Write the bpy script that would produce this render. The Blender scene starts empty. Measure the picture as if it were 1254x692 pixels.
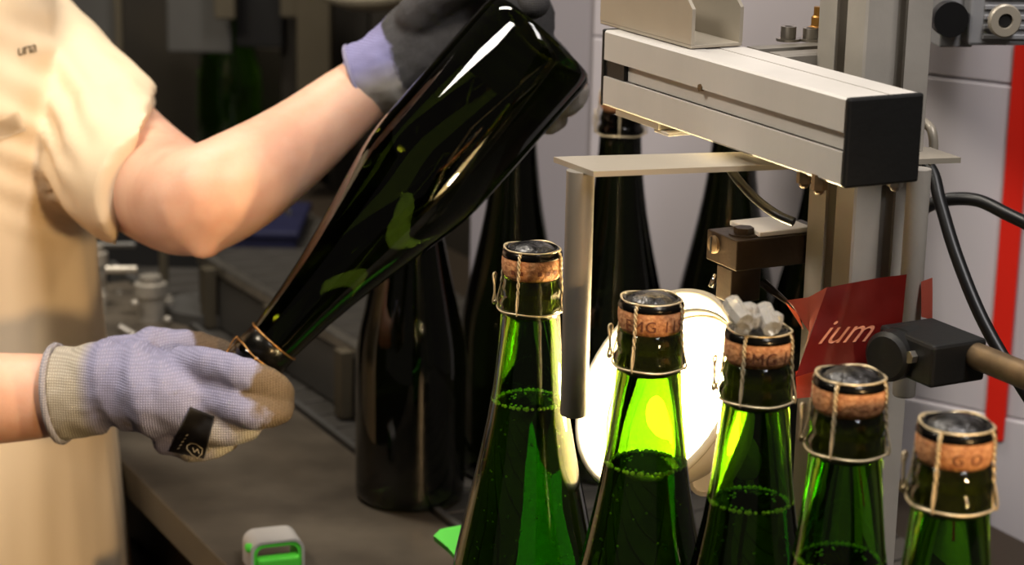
import bpy, bmesh, math, random
from mathutils import Vector, Matrix, noise
from mathutils.bvhtree import BVHTree

random.seed(7)
scn = bpy.context.scene
COL = scn.collection
R = math.radians
V3 = Vector

# ------------------------------------------------------------------ camera
F_PX, PW, PH = 2600.0, 1254.0, 692.0
PITCH, ROLL = R(15.0), 0.02
CAM = V3((0, 0, 0.61))
FW = V3((0, math.cos(PITCH), -math.sin(PITCH)))
R0 = V3((1, 0, 0)); U0 = V3((0, math.sin(PITCH), math.cos(PITCH)))
RT = R0 * math.cos(ROLL) + U0 * math.sin(ROLL)
UP = -R0 * math.sin(ROLL) + U0 * math.cos(ROLL)
cd = bpy.data.cameras.new('camera')
cam = bpy.data.objects.new('camera', cd); COL.objects.link(cam)
cam.matrix_world = Matrix((
    (RT.x, UP.x, -FW.x, CAM.x), (RT.y, UP.y, -FW.y, CAM.y),
    (RT.z, UP.z, -FW.z, CAM.z), (0, 0, 0, 1)))
cd.sensor_width = 36.0
cd.lens = F_PX / PW * 36.0
cd.clip_start = 0.05; cd.clip_end = 60
cd.dof.use_dof = True
cd.dof.focus_distance = 1.19
cd.dof.aperture_fstop = 10.0
scn.camera = cam

# ------------------------------------------------------------------ world, lights, exposure
scn.view_settings.view_transform = 'Standard'
scn.view_settings.look = 'None'
scn.view_settings.gamma = 1.0
scn.view_settings.use_curve_mapping = False
scn.view_settings.exposure = 0.45
w = bpy.data.worlds.new('world'); scn.world = w
w.use_nodes = True
w.node_tree.nodes['Background'].inputs[0].default_value = (1.0, 0.86, 0.72, 1)
w.node_tree.nodes['Background'].inputs[1].default_value = 0.045
scn.cycles.caustics_reflective = False
scn.cycles.caustics_refractive = True
scn.cycles.blur_glossy = 0.6
scn.cycles.sample_clamp_indirect = 6.0
scn.cycles.max_bounces = 16
scn.cycles.transmission_bounces = 14
scn.cycles.glossy_bounces = 5
scn.cycles.diffuse_bounces = 3

def area_light(name, loc, target, size, size_y, power, color):
    l = bpy.data.lights.new(name, 'AREA'); l.shape = 'RECTANGLE'
    l.size = size; l.size_y = size_y; l.energy = power; l.color = color
    o = bpy.data.objects.new(name, l); COL.objects.link(o)
    o.location = loc
    o.rotation_euler = (V3(target) - V3(loc)).to_track_quat('-Z', 'Y').to_euler()
    return o
area_light('ceiling_tube_light', (0.55, 0.55, 1.75), (0.35, 1.35, 0.2), 0.25, 1.2, 19, (1.0, 0.95, 0.93))
area_light('ceiling_work_light', (-0.92, 0.80, 1.60), (-0.25, 1.5, 0.35), 0.55, 0.16, 13.5, (1.0, 0.91, 0.78))
sp = bpy.data.lights.new('added_warm_fill', 'SPOT'); sp.energy = 46; sp.color = (1.0, 0.66, 0.32); sp.spot_size = R(24); sp.spot_blend = 0.7; sp.shadow_soft_size = 0.06  # added fill without a real source, warms the lower shirt and arms
so = bpy.data.objects.new('added_warm_fill', sp); COL.objects.link(so); so.location = (0.75, -0.15, 0.55)
so.rotation_euler = (V3((-0.40, 1.5, 0.02)) - V3(so.location)).to_track_quat('-Z', 'Y').to_euler()
area_light('added_back_fill', (-0.75, 2.0, 2.1), (-0.42, 2.75, 0.1), 0.9, 0.25, 24, (1.0, 0.92, 0.8))  # added fill, no known lamp; lifts the dim background and worktop

# ------------------------------------------------------------------ helpers
def P(px, py, d):
    return CAM + FW * d + RT * ((px - PW / 2) / F_PX * d) - UP * ((py - PH / 2) / F_PX * d)
def ray(px, py):
    return (P(px, py, 1.0) - CAM)
def onz(px, py, z):
    r = ray(px, py); return CAM + r * ((z - CAM.z) / r.z)
def ony(px, py, y):
    r = ray(px, py); return CAM + r * ((y - CAM.y) / r.y)
def yawdirs(deg):
    a = R(deg)
    return V3((-math.sin(a), math.cos(a), 0)), V3((math.cos(a), math.sin(a), 0))
ZAX = V3((0, 0, 1))
UM, VM = yawdirs(27.0)      # the machine's own directions: along the line, and across it

def lin(r, g, b):
    f = lambda c: (c / 255 / 12.92) if c / 255 <= 0.04045 else (((c / 255) + 0.055) / 1.055) ** 2.4
    return (f(r), f(g), f(b), 1.0)

def mat(name, col, rough=0.5, metal=0.0, var=0.12, scale=40.0, bump=0.0, bscale=200.0, stretch=None,
        col2=None, spec=0.5, trans=0.0, ior=1.45, sss=0.0, coat=0.0):
    m = bpy.data.materials.new(name); m.use_nodes = True
    nt = m.node_tree; b = nt.nodes['Principled BSDF']
    tc = nt.nodes.new('ShaderNodeTexCoord')
    src = tc.outputs['Object']
    if stretch:
        mp = nt.nodes.new('ShaderNodeMapping'); mp.inputs['Scale'].default_value = stretch
        nt.links.new(src, mp.inputs[0]); src = mp.outputs[0]
    n = nt.nodes.new('ShaderNodeTexNoise'); n.inputs['Scale'].default_value = scale; n.inputs['Detail'].default_value = 4
    nt.links.new(src, n.inputs['Vector'])
    mx = nt.nodes.new('ShaderNodeMix'); mx.data_type = 'RGBA'
    c2 = col2 or tuple(c * (1 - 2 * var) for c in col[:3]) + (1,)
    mx.inputs[6].default_value = col; mx.inputs[7].default_value = c2
    rp = nt.nodes.new('ShaderNodeValToRGB'); rp.color_ramp.elements[0].position = 0.38; rp.color_ramp.elements[1].position = 0.68
    nt.links.new(n.outputs[0], rp.inputs[0]); nt.links.new(rp.outputs[0], mx.inputs[0])
    nt.links.new(mx.outputs[2], b.inputs['Base Color'])
    b.inputs['Roughness'].default_value = rough; b.inputs['Metallic'].default_value = metal
    b.inputs['Specular IOR Level'].default_value = spec
    b.inputs['Transmission Weight'].default_value = trans; b.inputs['IOR'].default_value = ior
    b.inputs['Coat Weight'].default_value = coat
    if sss:
        b.inputs['Subsurface Weight'].default_value = sss
        b.inputs['Subsurface Radius'].default_value = (1.0, 0.35, 0.2)
        b.inputs['Subsurface Scale'].default_value = 0.008
    if bump:
        n2 = nt.nodes.new('ShaderNodeTexNoise'); n2.inputs['Scale'].default_value = bscale; n2.inputs['Detail'].default_value = 3
        nt.links.new(src, n2.inputs['Vector'])
        bp = nt.nodes.new('ShaderNodeBump'); bp.inputs['Strength'].default_value = bump; bp.inputs['Distance'].default_value = 0.002
        nt.links.new(n2.outputs[0], bp.inputs['Height']); nt.links.new(bp.outputs[0], b.inputs['Normal'])
    return m

def glass(name, col, ior=1.5, rough=0.0):
    """clear tinted glass or liquid: col is the tint of one passage through a surface"""
    m = bpy.data.materials.new(name); m.use_nodes = True
    nt = m.node_tree; b = nt.nodes['Principled BSDF']
    b.inputs['IOR'].default_value = ior; b.inputs['Roughness'].default_value = rough
    b.inputs['Transmission Weight'].default_value = 1.0
    tc = nt.nodes.new('ShaderNodeTexCoord'); n = nt.nodes.new('ShaderNodeTexNoise'); n.inputs['Scale'].default_value = 9
    nt.links.new(tc.outputs['Object'], n.inputs['Vector'])
    mx = nt.nodes.new('ShaderNodeMix'); mx.data_type = 'RGBA'
    mx.inputs[6].default_value = tuple((c * 0.95) ** 2 for c in col) + (1,); mx.inputs[7].default_value = tuple(c * c for c in col) + (1,)
    nt.links.new(n.outputs[0], mx.inputs[0]); nt.links.new(mx.outputs[2], b.inputs['Base Color'])
    return m

def emit(name, col, strength):
    m = bpy.data.materials.new(name); m.use_nodes = True
    b = m.node_tree.nodes['Principled BSDF']
    b.inputs['Base Color'].default_value = col
    b.inputs['Emission Color'].default_value = col; b.inputs['Emission Strength'].default_value = strength
    return m

M = {}
M['green_glass'] = glass('green_glass', (0.49, 0.71, 0.20), 1.5)
M['dark_glass'] = glass('dark_glass', (0.085, 0.105, 0.05), 1.5)
M['held_glass'] = glass('held_glass', (0.15, 0.19, 0.05), 1.45)
M['wine'] = glass('wine', (0.93, 0.82, 0.60), 1.33)
M['foam'] = mat('foam', lin(225, 240, 150), 0.3, var=0.02)
M['cork'] = mat('cork', lin(205, 148, 100), 0.85, scale=300, col2=lin(165, 105, 66), bump=0.5, bscale=500)
M['cork_wet'] = mat('cork_wet', lin(70, 46, 28), 0.8, scale=300, bump=0.3)
M['ink'] = mat('ink', lin(112, 62, 38), 0.8)
M['cap_metal'] = mat('cap_metal', lin(50, 48, 44), 0.22, 0.9, var=0.2, scale=120, bump=0.15, bscale=160)
M['cap_disc'] = mat('cap_disc', lin(105, 104, 104), 0.25, 0.85, scale=220, col2=lin(32, 31, 30), bump=0.5, bscale=260)
M['wire'] = mat('wire', lin(226, 206, 166), 0.35, 0.5, scale=400)
M['gold_wire'] = mat('gold_wire', lin(190, 140, 80), 0.3, 0.9, scale=300)
M['alu'] = mat('alu', lin(206, 201, 194), 0.5, 0.15, var=0.05, scale=18, bump=0.04, bscale=400, stretch=(1, 1, 0.3))
M['alu_post'] = mat('alu_post', lin(178, 172, 162), 0.5, 0.2, var=0.08, scale=24, bump=0.05, bscale=300)
M['alu_dull'] = mat('alu_dull', lin(150, 144, 134), 0.5, 0.4, var=0.08, scale=25)
M['sheet'] = mat('sheet', lin(180, 171, 155), 0.42, 0.4, var=0.06, scale=14, bump=0.05, bscale=180)
M['black_plastic'] = mat('black_plastic', lin(22, 22, 21), 0.5, var=0.1, bump=0.08, bscale=300)
M['rubber'] = mat('rubber', lin(17, 17, 18), 0.38, var=0.1)
M['steel_dark'] = mat('steel_dark', lin(56, 44, 32), 0.45, 0.35, var=0.2, scale=60, bump=0.1, bscale=300)
M['steel'] = mat('steel', lin(178, 172, 162), 0.28, 0.9, scale=90)
M['steel_far'] = mat('steel_far', lin(186, 178, 164), 0.3, 0.45, scale=60)
M['chrome'] = mat('chrome', lin(205, 200, 192), 0.14, 1.0, scale=50)
M['brass'] = mat('brass', lin(176, 128, 62), 0.4, 0.7, scale=60)
M['rod_brown'] = mat('rod_brown', lin(128, 106, 78), 0.45, 0.6, var=0.2, scale=80, stretch=(1, 1, 1))
M['tape'] = mat('tape', lin(120, 17, 9), 0.5, var=0.08, scale=30, bump=0.12, bscale=60, trans=0.0)
M['tape_pale'] = mat('tape_pale', lin(178, 84, 66), 0.45, var=0.08, scale=30)
M['tape_ink'] = mat('tape_ink', lin(214, 136, 104), 0.5)
M['clear_plastic'] = mat('clear_plastic', lin(222, 220, 214), 0.2, trans=0.7, var=0.03)
M['lamp_white'] = mat('lamp_white', lin(214, 204, 180), 0.35, var=0.02)
M['lamp_grey'] = mat('lamp_grey', lin(150, 142, 128), 0.45, 0.3, var=0.05)
M['bulb'] = emit('bulb', (1.0, 0.80, 0.46, 1), 215.0)
M['green_plastic'] = mat('green_plastic', lin(100, 236, 72), 0.4, var=0.04, scale=12)
M['navy'] = mat('navy', lin(24, 26, 60), 0.6, var=0.1)
M['worktop'] = mat('worktop', lin(116, 106, 92), 0.36, 0.35, scale=11, col2=lin(82, 74, 64), bump=0.12, bscale=40)
M['worktop_edge'] = mat('worktop_edge', lin(104, 96, 82), 0.45, 0.4, scale=14)
M['brown_dark'] = mat('brown_dark', lin(48, 38, 26), 0.6, 0.1, scale=6)
M['conveyor'] = mat('conveyor', lin(92, 88, 82), 0.4, 0.5, scale=30)
M['mach_dark'] = mat('mach_dark', lin(46, 40, 30), 0.6, 0.1, scale=5, col2=lin(30, 26, 20))
M['mach_mid'] = mat('mach_mid', lin(92, 84, 68), 0.5, 0.3, scale=8)
M['mach_grey'] = mat('mach_grey', lin(98, 96, 92), 0.45, 0.4, scale=8)
M['void'] = mat('void', lin(14, 12, 10), 0.8)  # near-black, stands in for shade inside openings, slots and sockets
M['wall_dark'] = mat('wall_dark', lin(52, 44, 33), 0.8, scale=2)
M['floor'] = mat('floor', lin(70, 64, 56), 0.6, scale=4, bump=0.1, bscale=20)
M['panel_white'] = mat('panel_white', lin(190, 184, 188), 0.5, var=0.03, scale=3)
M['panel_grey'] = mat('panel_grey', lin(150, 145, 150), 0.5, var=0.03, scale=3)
M['red_stripe'] = mat('red_stripe', lin(214, 36, 22), 0.4, var=0.04, scale=10)
M['motor_grey'] = mat('motor_grey', lin(150, 150, 152), 0.5, 0.3, var=0.05, scale=20)
M['skin'] = mat('skin', lin(226, 180, 152), 0.48, var=0.04, scale=30, sss=0.25, col2=lin(214, 160, 132), bump=0.05, bscale=500)
M['hair'] = mat('hair', lin(60, 42, 28), 0.6, bump=0.4, bscale=200)
M['shirt'] = mat('shirt', lin(238, 215, 180), 0.85, var=0.02, scale=6, bump=0.12, bscale=900)
M['thread'] = mat('thread', lin(92, 76, 50), 0.8)
M['trousers'] = mat('trousers', lin(52, 54, 66), 0.85, bump=0.1)
M['shoe'] = mat('shoe', lin(34, 30, 28), 0.5)
M['label_black'] = mat('label_black', lin(26, 20, 14), 0.6, var=0.1)
M['label_ink'] = mat('label_ink', lin(178, 164, 138), 0.7)
M['eye'] = mat('eye', lin(60, 44, 34), 0.3)

def glove_material(name, yarn, cuff, coat):
    """Knitted yarn with a paler cuff and a worn coating; the 'paint' attribute says where: R = coating, G = cuff, pale fingers and painted lamplight on fingertips."""
    m = bpy.data.materials.new(name); m.use_nodes = True
    nt = m.node_tree; b = nt.nodes['Principled BSDF']
    at = nt.nodes.new('ShaderNodeAttribute'); at.attribute_name = 'paint'
    sep = nt.nodes.new('ShaderNodeSeparateColor'); nt.links.new(at.outputs['Color'], sep.inputs[0])
    tc = nt.nodes.new('ShaderNodeTexCoord')
    n = nt.nodes.new('ShaderNodeTexNoise'); n.inputs['Scale'].default_value = 420; n.inputs['Detail'].default_value = 3
    nt.links.new(tc.outputs['Object'], n.inputs['Vector'])
    n2 = nt.nodes.new('ShaderNodeTexNoise'); n2.inputs['Scale'].default_value = 55; n2.inputs['Detail'].default_value = 4
    nt.links.new(tc.outputs['Object'], n2.inputs['Vector'])
    wv = nt.nodes.new('ShaderNodeTexWave'); wv.inputs['Scale'].default_value = 190; wv.bands_direction = 'X'
    wv.inputs['Distortion'].default_value = 1.2; wv.inputs['Detail'].default_value = 1
    nt.links.new(tc.outputs['Object'], wv.inputs['Vector'])
    wv2 = nt.nodes.new('ShaderNodeTexWave'); wv2.inputs['Scale'].default_value = 190; wv2.bands_direction = 'Z'
    wv2.inputs['Distortion'].default_value = 1.2; wv2.inputs['Detail'].default_value = 1
    nt.links.new(tc.outputs['Object'], wv2.inputs['Vector'])
    mul = nt.nodes.new('ShaderNodeMath'); mul.operation = 'MULTIPLY'
    nt.links.new(wv.outputs['Fac'], mul.inputs[0]); nt.links.new(wv2.outputs['Fac'], mul.inputs[1])
    def mixc(fac, a, bb):
        mx = nt.nodes.new('ShaderNodeMix'); mx.data_type = 'RGBA'
        nt.links.new(fac, mx.inputs[0])
        for i, c in ((6, a), (7, bb)):
            if hasattr(c, 'links'): nt.links.new(c, mx.inputs[i])
            else: mx.inputs[i].default_value = c
        return mx.outputs[2]
    yarn2 = tuple(c * 0.62 for c in yarn[:3]) + (1,)
    base = mixc(mul.outputs[0], yarn2, yarn)
    cf = mixc(mul.outputs[0], tuple(c * 0.55 for c in cuff[:3]) + (1,), cuff)
    base = mixc(sep.outputs[1], base, cf)
    rm = nt.nodes.new('ShaderNodeMath'); rm.operation = 'MULTIPLY_ADD'; rm.inputs[1].default_value = 1.7; rm.inputs[2].default_value = -0.85
    nt.links.new(n2.outputs[0], rm.inputs[0])
    ad = nt.nodes.new('ShaderNodeMath'); ad.operation = 'ADD'; ad.use_clamp = True
    nt.links.new(rm.outputs[0], ad.inputs[0]); nt.links.new(sep.outputs[0], ad.inputs[1])
    rp = nt.nodes.new('ShaderNodeValToRGB'); rp.color_ramp.elements[0].position = 0.3; rp.color_ramp.elements[1].position = 0.6
    nt.links.new(ad.outputs[0], rp.inputs[0])
    ct = mixc(n.outputs[0], tuple(c * 0.6 for c in coat[:3]) + (1,), coat)
    base = mixc(rp.outputs[0], base, ct)
    nt.links.new(base, b.inputs['Base Color'])
    b.inputs['Roughness'].default_value = 0.9
    b.inputs['Specular IOR Level'].default_value = 0.2
    bp = nt.nodes.new('ShaderNodeBump'); bp.inputs['Strength'].default_value = 0.5; bp.inputs['Distance'].default_value = 0.0012
    nt.links.new(mul.outputs[0], bp.inputs['Height']); nt.links.new(bp.outputs[0], b.inputs['Normal'])
    return m
M['glove'] = glove_material('glove', lin(156, 154, 181), lin(200, 190, 172), lin(112, 95, 76))
M['glove_up'] = glove_material('glove_up', lin(160, 156, 200), lin(190, 182, 172), lin(82, 80, 80))

def tag(o, label=None, cat=None, group=None, kind=None):
    if label: o['label'] = label
    if cat: o['category'] = cat
    if group: o['group'] = group
    if kind: o['kind'] = kind
    return o

ORG = {}
def empty(name, loc, label, cat, group=None, rotz=0.0):
    o = bpy.data.objects.new(name, None); COL.objects.link(o)
    o.location = loc; o.rotation_euler = (0, 0, rotz); o.empty_display_size = 0.02
    ORG[o.name] = V3(loc)
    return tag(o, label, cat, group)

class MB:
    """Collects shapes in one bmesh; build() links them as one mesh object."""
    def __init__(s): s.bm = bmesh.new()
    def face(s, vs):
        try: return s.bm.faces.new(vs)
        except ValueError: return None
    def box(s, c, dx, dy, dz, ax=V3((1, 0, 0)), ay=V3((0, 1, 0)), az=ZAX, bevel=0.0):
        c = V3(c); vs = []
        for k in (-.5, .5):
            for j in (-.5, .5):
                for i in (-.5, .5):
                    vs.append(s.bm.verts.new(c + ax * dx * i + ay * dy * j + az * dz * k))
        fs = [s.face([vs[i] for i in q]) for q in ((0, 2, 3, 1), (4, 5, 7, 6), (0, 1, 5, 4), (2, 6, 7, 3), (0, 4, 6, 2), (1, 3, 7, 5))]
        if bevel:
            es = list({e for f in fs for e in f.edges})
            bmesh.ops.bevel(s.bm, geom=es, offset=bevel, segments=2, affect='EDGES', profile=0.5)
        return s
    def corner_box(s, o, ax, ay, az, lx, ly, lz, bevel=0.0):
        return s.box(V3(o) + ax * lx / 2 + ay * ly / 2 + az * lz / 2, lx, ly, lz, ax, ay, az, bevel)
    def prism(s, pts, d):
        a = [s.bm.verts.new(V3(p)) for p in pts]; b = [s.bm.verts.new(V3(p) + d) for p in pts]
        n = len(pts); s.face(a[::-1]); s.face(b)
        for i in range(n): s.face([a[i], a[(i + 1) % n], b[(i + 1) % n], b[i]])
        return s
    def tube(s, pts, r, seg=8, caps=True, flat=None):
        """pts swept with radius r (number or list); flat=(axis, k) squashes the section along axis."""
        pts = [V3(p) for p in pts]; n = len(pts)
        rs = r if isinstance(r, (list, tuple)) else [r] * n
        rings = []; prev = None
        for i, p in enumerate(pts):
            t = (pts[min(i + 1, n - 1)] - pts[max(i - 1, 0)]).normalized()
            if prev is None:
                a = t.cross(flat[0]) if flat else t.orthogonal()
                a.normalize()
            else:
                a = t.cross(flat[0]).normalized() if flat else (prev - t * prev.dot(t)).normalized()
            prev = a; b = t.cross(a).normalized(); k = flat[1] if flat else 1.0
            if isinstance(k, (list, tuple)): k = k[i]
            rings.append([s.bm.verts.new(p + (a * math.cos(q) + b * k * math.sin(q)) * rs[i])
                          for q in [2 * math.pi * j / seg for j in range(seg)]])
        for i in range(n - 1):
            for j in range(seg):
                s.face([rings[i][j], rings[i][(j + 1) % seg], rings[i + 1][(j + 1) % seg], rings[i + 1][j]])
        if caps: s.face(rings[0][::-1]); s.face(rings[-1])
        return s
    def capsule(s, pts, rs, seg=14, flat=None):
        """a smooth tapered limb with rounded ends"""
        pts = [V3(p) for p in pts]
        k = flat[1] if flat else None
        P2, R2, K2 = [], [], []
        n = len(pts)
        for i in range(n - 1):
            p0 = pts[max(i - 1, 0)]; p1 = pts[i]; p2 = pts[i + 1]; p3 = pts[min(i + 2, n - 1)]
            for q in range(5):
                t = q / 5
                P2.append(0.5 * ((2 * p1) + (p2 - p0) * t + (2 * p0 - 5 * p1 + 4 * p2 - p3) * t * t + (3 * p1 - p0 - 3 * p2 + p3) * t ** 3))
                R2.append(rs[i] * (1 - t) + rs[i + 1] * t)
                if k is not None: K2.append((k[i] * (1 - t) + k[i + 1] * t) if isinstance(k, (list, tuple)) else k)
        P2.append(pts[-1]); R2.append(rs[-1])
        if k is not None: K2.append(k[-1] if isinstance(k, (list, tuple)) else k)
        d0 = (P2[0] - P2[1]).normalized(); d1 = (P2[-1] - P2[-2]).normalized()
        A, AR, B, BR = [], [], [], []
        for q in (80, 60, 40, 20):
            A.append(P2[0] + d0 * R2[0] * math.sin(R(q))); AR.append(R2[0] * math.cos(R(q)))
        for q in (20, 40, 60, 80):
            B.append(P2[-1] + d1 * R2[-1] * math.sin(R(q))); BR.append(R2[-1] * math.cos(R(q)))
        kk = None
        if k is not None: kk = (flat[0], [K2[0]] * 4 + K2 + [K2[-1]] * 4)
        return s.tube(A + P2 + B, AR + R2 + BR, seg, True, kk)
    def ball(s, c, rx, ry=None, rz=None, seg=16):
        m = Matrix.Translation(V3(c)) @ Matrix.Diagonal((rx, ry or rx, rz or rx, 1))
        bmesh.ops.create_uvsphere(s.bm, u_segments=seg, v_segments=max(6, seg // 2), radius=1, matrix=m); return s
    def ico(s, c, r, sub=1):
        bmesh.ops.create_icosphere(s.bm, subdivisions=sub, radius=r, matrix=Matrix.Translation(V3(c))); return s
    def cyl(s, p0, p1, r, seg=20, r2=None):
        return s.tube([p0, p1], [r, r2 if r2 is not None else r], seg)
    def lathe(s, prof, seg=40, c=V3((0, 0, 0)), ax=None):
        """prof: (radius, height) pairs, revolved about ax through c"""
        az = (ax or ZAX).normalized(); a = az.orthogonal().normalized(); b = az.cross(a); c = V3(c)
        rings = []
        for r, h in prof:
            if r < 1e-6: rings.append([s.bm.verts.new(c + az * h)])
            else: rings.append([s.bm.verts.new(c + az * h + (a * math.cos(q) + b * math.sin(q)) * r) for q in [2 * math.pi * j / seg for j in range(seg)]])
        for i in range(len(rings) - 1):
            A, B = rings[i], rings[i + 1]
            for j in range(seg):
                k = (j + 1) % seg
                if len(A) == 1 and len(B) == 1: continue
                if len(A) == 1: s.face([A[0], B[k], B[j]])
                elif len(B) == 1: s.face([A[j], A[k], B[0]])
                else: s.face([A[j], A[k], B[k], B[j]])
        return s
    def profile(s, o, ax, ay, length, axis, w=.045, h=.045, slot=.010, depth=.009):
        """an extruded aluminium T-slot section w along ax, h along ay, swept along axis"""
        q = []
        def side(p0, p1, n):
            L = (p1 - p0).length; t = (p1 - p0).normalized(); m = (p0 + p1) / 2
            q.extend([p0 + t * .0012, m - t * slot / 2, m - t * slot / 2 + n * .0022, m - t * slot * .85 + n * .0024,
                      m - t * slot * .5 + n * depth, m + t * slot * .5 + n * depth, m + t * slot * .85 + n * .0024,
                      m + t * slot / 2 + n * .0022, m + t * slot / 2, p1 - t * .0012])
        a = V3(o); b = a + ax * w; c = b + ay * h; d = a + ay * h
        side(a, b, ay); side(b, c, -ax); side(c, d, -ay); side(d, a, ax)
        return s.prism(q, axis * length)
    def build(s, name, m, parent=None, smooth=False, keep=False, ang=None):
        bmesh.ops.recalc_face_normals(s.bm, faces=s.bm.faces)
        me = bpy.data.meshes.new(name)
        if parent is not None and not keep:
            off = ORG[parent.name]
            bmesh.ops.translate(s.bm, verts=s.bm.verts, vec=-off)
        s.bm.to_mesh(me); s.bm.free()
        me.materials.append(M[m] if isinstance(m, str) else m)
        o = bpy.data.objects.new(name, me); COL.objects.link(o)
        if parent is not None:
            o.parent = parent; ORG[o.name] = V3(ORG[parent.name])
        else: ORG[o.name] = V3((0, 0, 0))
        if smooth:
            for f in me.polygons: f.use_smooth = True
            if ang is not None:
                try: me.set_sharp_from_angle(angle=R(ang))
                except Exception: pass
        return o

def organic(mb, name, m, parent, voxel, smooth=4, off=V3((0, 0, 0)), warp=None):
    """union the limbs in mb into one continuous skin"""
    bmesh.ops.recalc_face_normals(mb.bm, faces=mb.bm.faces)
    me = bpy.data.meshes.new(name + '_tmp'); mb.bm.to_mesh(me); mb.bm.free()
    t = bpy.data.objects.new(name + '_tmp', me); COL.objects.link(t)
    md = t.modifiers.new('r', 'REMESH'); md.mode = 'VOXEL'; md.voxel_size = voxel
    sm = t.modifiers.new('s', 'SMOOTH'); sm.iterations = smooth; sm.factor = 0.5
    dg = bpy.context.evaluated_depsgraph_get(); dg.update()
    res = bpy.data.meshes.new_from_object(t.evaluated_get(dg)); res.name = name
    bpy.data.objects.remove(t); bpy.data.meshes.remove(me)
    if warp:
        ns = [v.normal.copy() for v in res.vertices]
        for v, nn in zip(res.vertices, ns): v.co = v.co + nn * warp(v.co)
    if parent is not None:
        o0 = ORG[parent.name]
        for v in res.vertices: v.co -= o0
    res.materials.clear(); res.materials.append(M[m])
    for f in res.polygons: f.use_smooth = True
    o = bpy.data.objects.new(name, res); COL.objects.link(o)
    if parent is not None: o.parent = parent; ORG[o.name] = V3(ORG[parent.name])
    return o

def copy_tree(o, parent=None):
    c = o.copy(); COL.objects.link(c); c.parent = parent
    ORG[c.name] = V3((0, 0, 0))
    for ch in list(o.children): copy_tree(ch, c)
    return c

def text_mesh(body, size, spacing=1.0, shear=0.0, extrude=0.0):
    cu = bpy.data.curves.new('t', 'FONT'); cu.body = body; cu.size = size; cu.align_x = 'CENTER'; cu.align_y = 'CENTER'
    cu.space_character = spacing; cu.shear = shear; cu.resolution_u = 3; cu.extrude = extrude
    t = bpy.data.objects.new('t', cu); COL.objects.link(t)
    dg = bpy.context.evaluated_depsgraph_get(); dg.update()
    me = bpy.data.meshes.new_from_object(t.evaluated_get(dg))
    bpy.data.objects.remove(t); bpy.data.curves.remove(cu)
    return me

def link_mesh(name, me, m, parent, off=None):
    me.name = name
    if off is not None:
        for v in me.vertices: v.co -= off
    me.materials.clear(); me.materials.append(M[m])
    o = bpy.data.objects.new(name, me); COL.objects.link(o); o.parent = parent
    if parent is not None: ORG[o.name] = V3(ORG[parent.name])
    return o

# ------------------------------------------------------------------ the setting
FLOOR_Z = -0.90
def struct(o): o['kind'] = 'structure'; return o
struct(MB().box((0, 2.0, FLOOR_Z - .05), 8, 8, .1).build('floor', 'floor'))
struct(MB().box((0, 4.6, 0.8), 8, .1, 3.5).build('wall_back', 'wall_dark'))
struct(MB().box((-3.2, 2.0, 0.8), .1, 6, 3.5).build('wall_left', 'wall_dark'))

# white machine cabinet behind the bottling head: runs from right-near to left-far
wd = R(56.0)
WL = V3((-math.sin(wd), math.cos(wd), 0)); WN = V3((-math.cos(wd), -math.sin(wd), 0))   # along (leftwards), and towards the camera
W0 = V3((0.52, 1.62, 0))
def onwall(px, py, out=0.0):
    r = ray(px, py); t = (W0 + WN * out - CAM).dot(WN) / r.dot(WN); return CAM + r * t
def wcoord(px, py):
    p = onwall(px, py); return (p - W0).dot(WL), p.z
cab = empty('machine_cabinet', W0 + V3((0, 0, FLOOR_Z)), 'pale grey machine cabinet with red stripe behind the aluminium post', 'cabinet')
def wbox(a0, a1, z0, z1, t, m, name, out=0.0, bevel=.002):
    b = MB(); b.corner_box(W0 + WL * a0 + WN * (out - t) + ZAX * z0, WL, WN, ZAX, a1 - a0, t, z1 - z0, bevel)
    return b.build(name, m, cab)
aR = wcoord(1400, 300)[0]; aS0 = wcoord(1247, 60)[0]; aL = wcoord(572, 200)[0]
a730, _ = wcoord(722, 100); a690, _ = wcoord(690, 100)
zt = wcoord(1200, 57)[1]; zs = wcoord(1200, 100)[1]; zb = wcoord(1180, 500)[1]
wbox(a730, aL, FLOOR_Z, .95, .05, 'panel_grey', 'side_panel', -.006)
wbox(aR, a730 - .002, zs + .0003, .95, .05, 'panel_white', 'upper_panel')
wbox(aR, a730 - .002, zb, zs - .0003, .05, 'panel_white', 'middle_panel')
wbox(aR, a730 - .002, FLOOR_Z, zb - .0006, .05, 'panel_white', 'lower_panel', .002)
# red stripe leaning like the machine's door edge
s_pts = [onwall(1243, 50, .004), onwall(1268, 50, .004), onwall(1228, 540, .004), onwall(1204, 540, .004)]
MB().prism(s_pts, -WN * .006).build('red_stripe', 'red_stripe', cab)

# ------------------------------------------------------------------ worktop and conveyor
T1 = onz(137, 551, 0); T2 = onz(275, 690, 0)
TU = (T1 - T2).normalized(); TV = V3((TU.y, -TU.x, 0))          # along the left edge (away), across to the right
S1 = onz(358, 488, 0); S2 = onz(421, 546, 0)
wt = empty('worktop', T2 + V3((0, 0, FLOOR_Z)), 'dark stained steel worktop under the dark bottles and the row of corked bottles', 'table')
vs_ = (S2 - T2).dot(TV)
b = MB(); b.corner_box(T2 - TU * .85 + ZAX * -.003, TU, TV, ZAX, 1.65, vs_, .003, .001); b.build('steel_top', 'worktop', wt)
b = MB(); b.corner_box(T2 - TU * .85 + ZAX * -.028 - TV * .0005, TU, TV, ZAX, 1.65, .004, .0275, .0008); b.build('edge_strip', 'worktop_edge', wt)
b = MB(); b.corner_box(T2 - TU * .83 + TV * .03 + ZAX * FLOOR_Z, TU, TV, ZAX, 1.6, vs_ - .06, -FLOOR_Z - .0035, .002); b.build('cabinet_body', 'brown_dark', wt)
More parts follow.
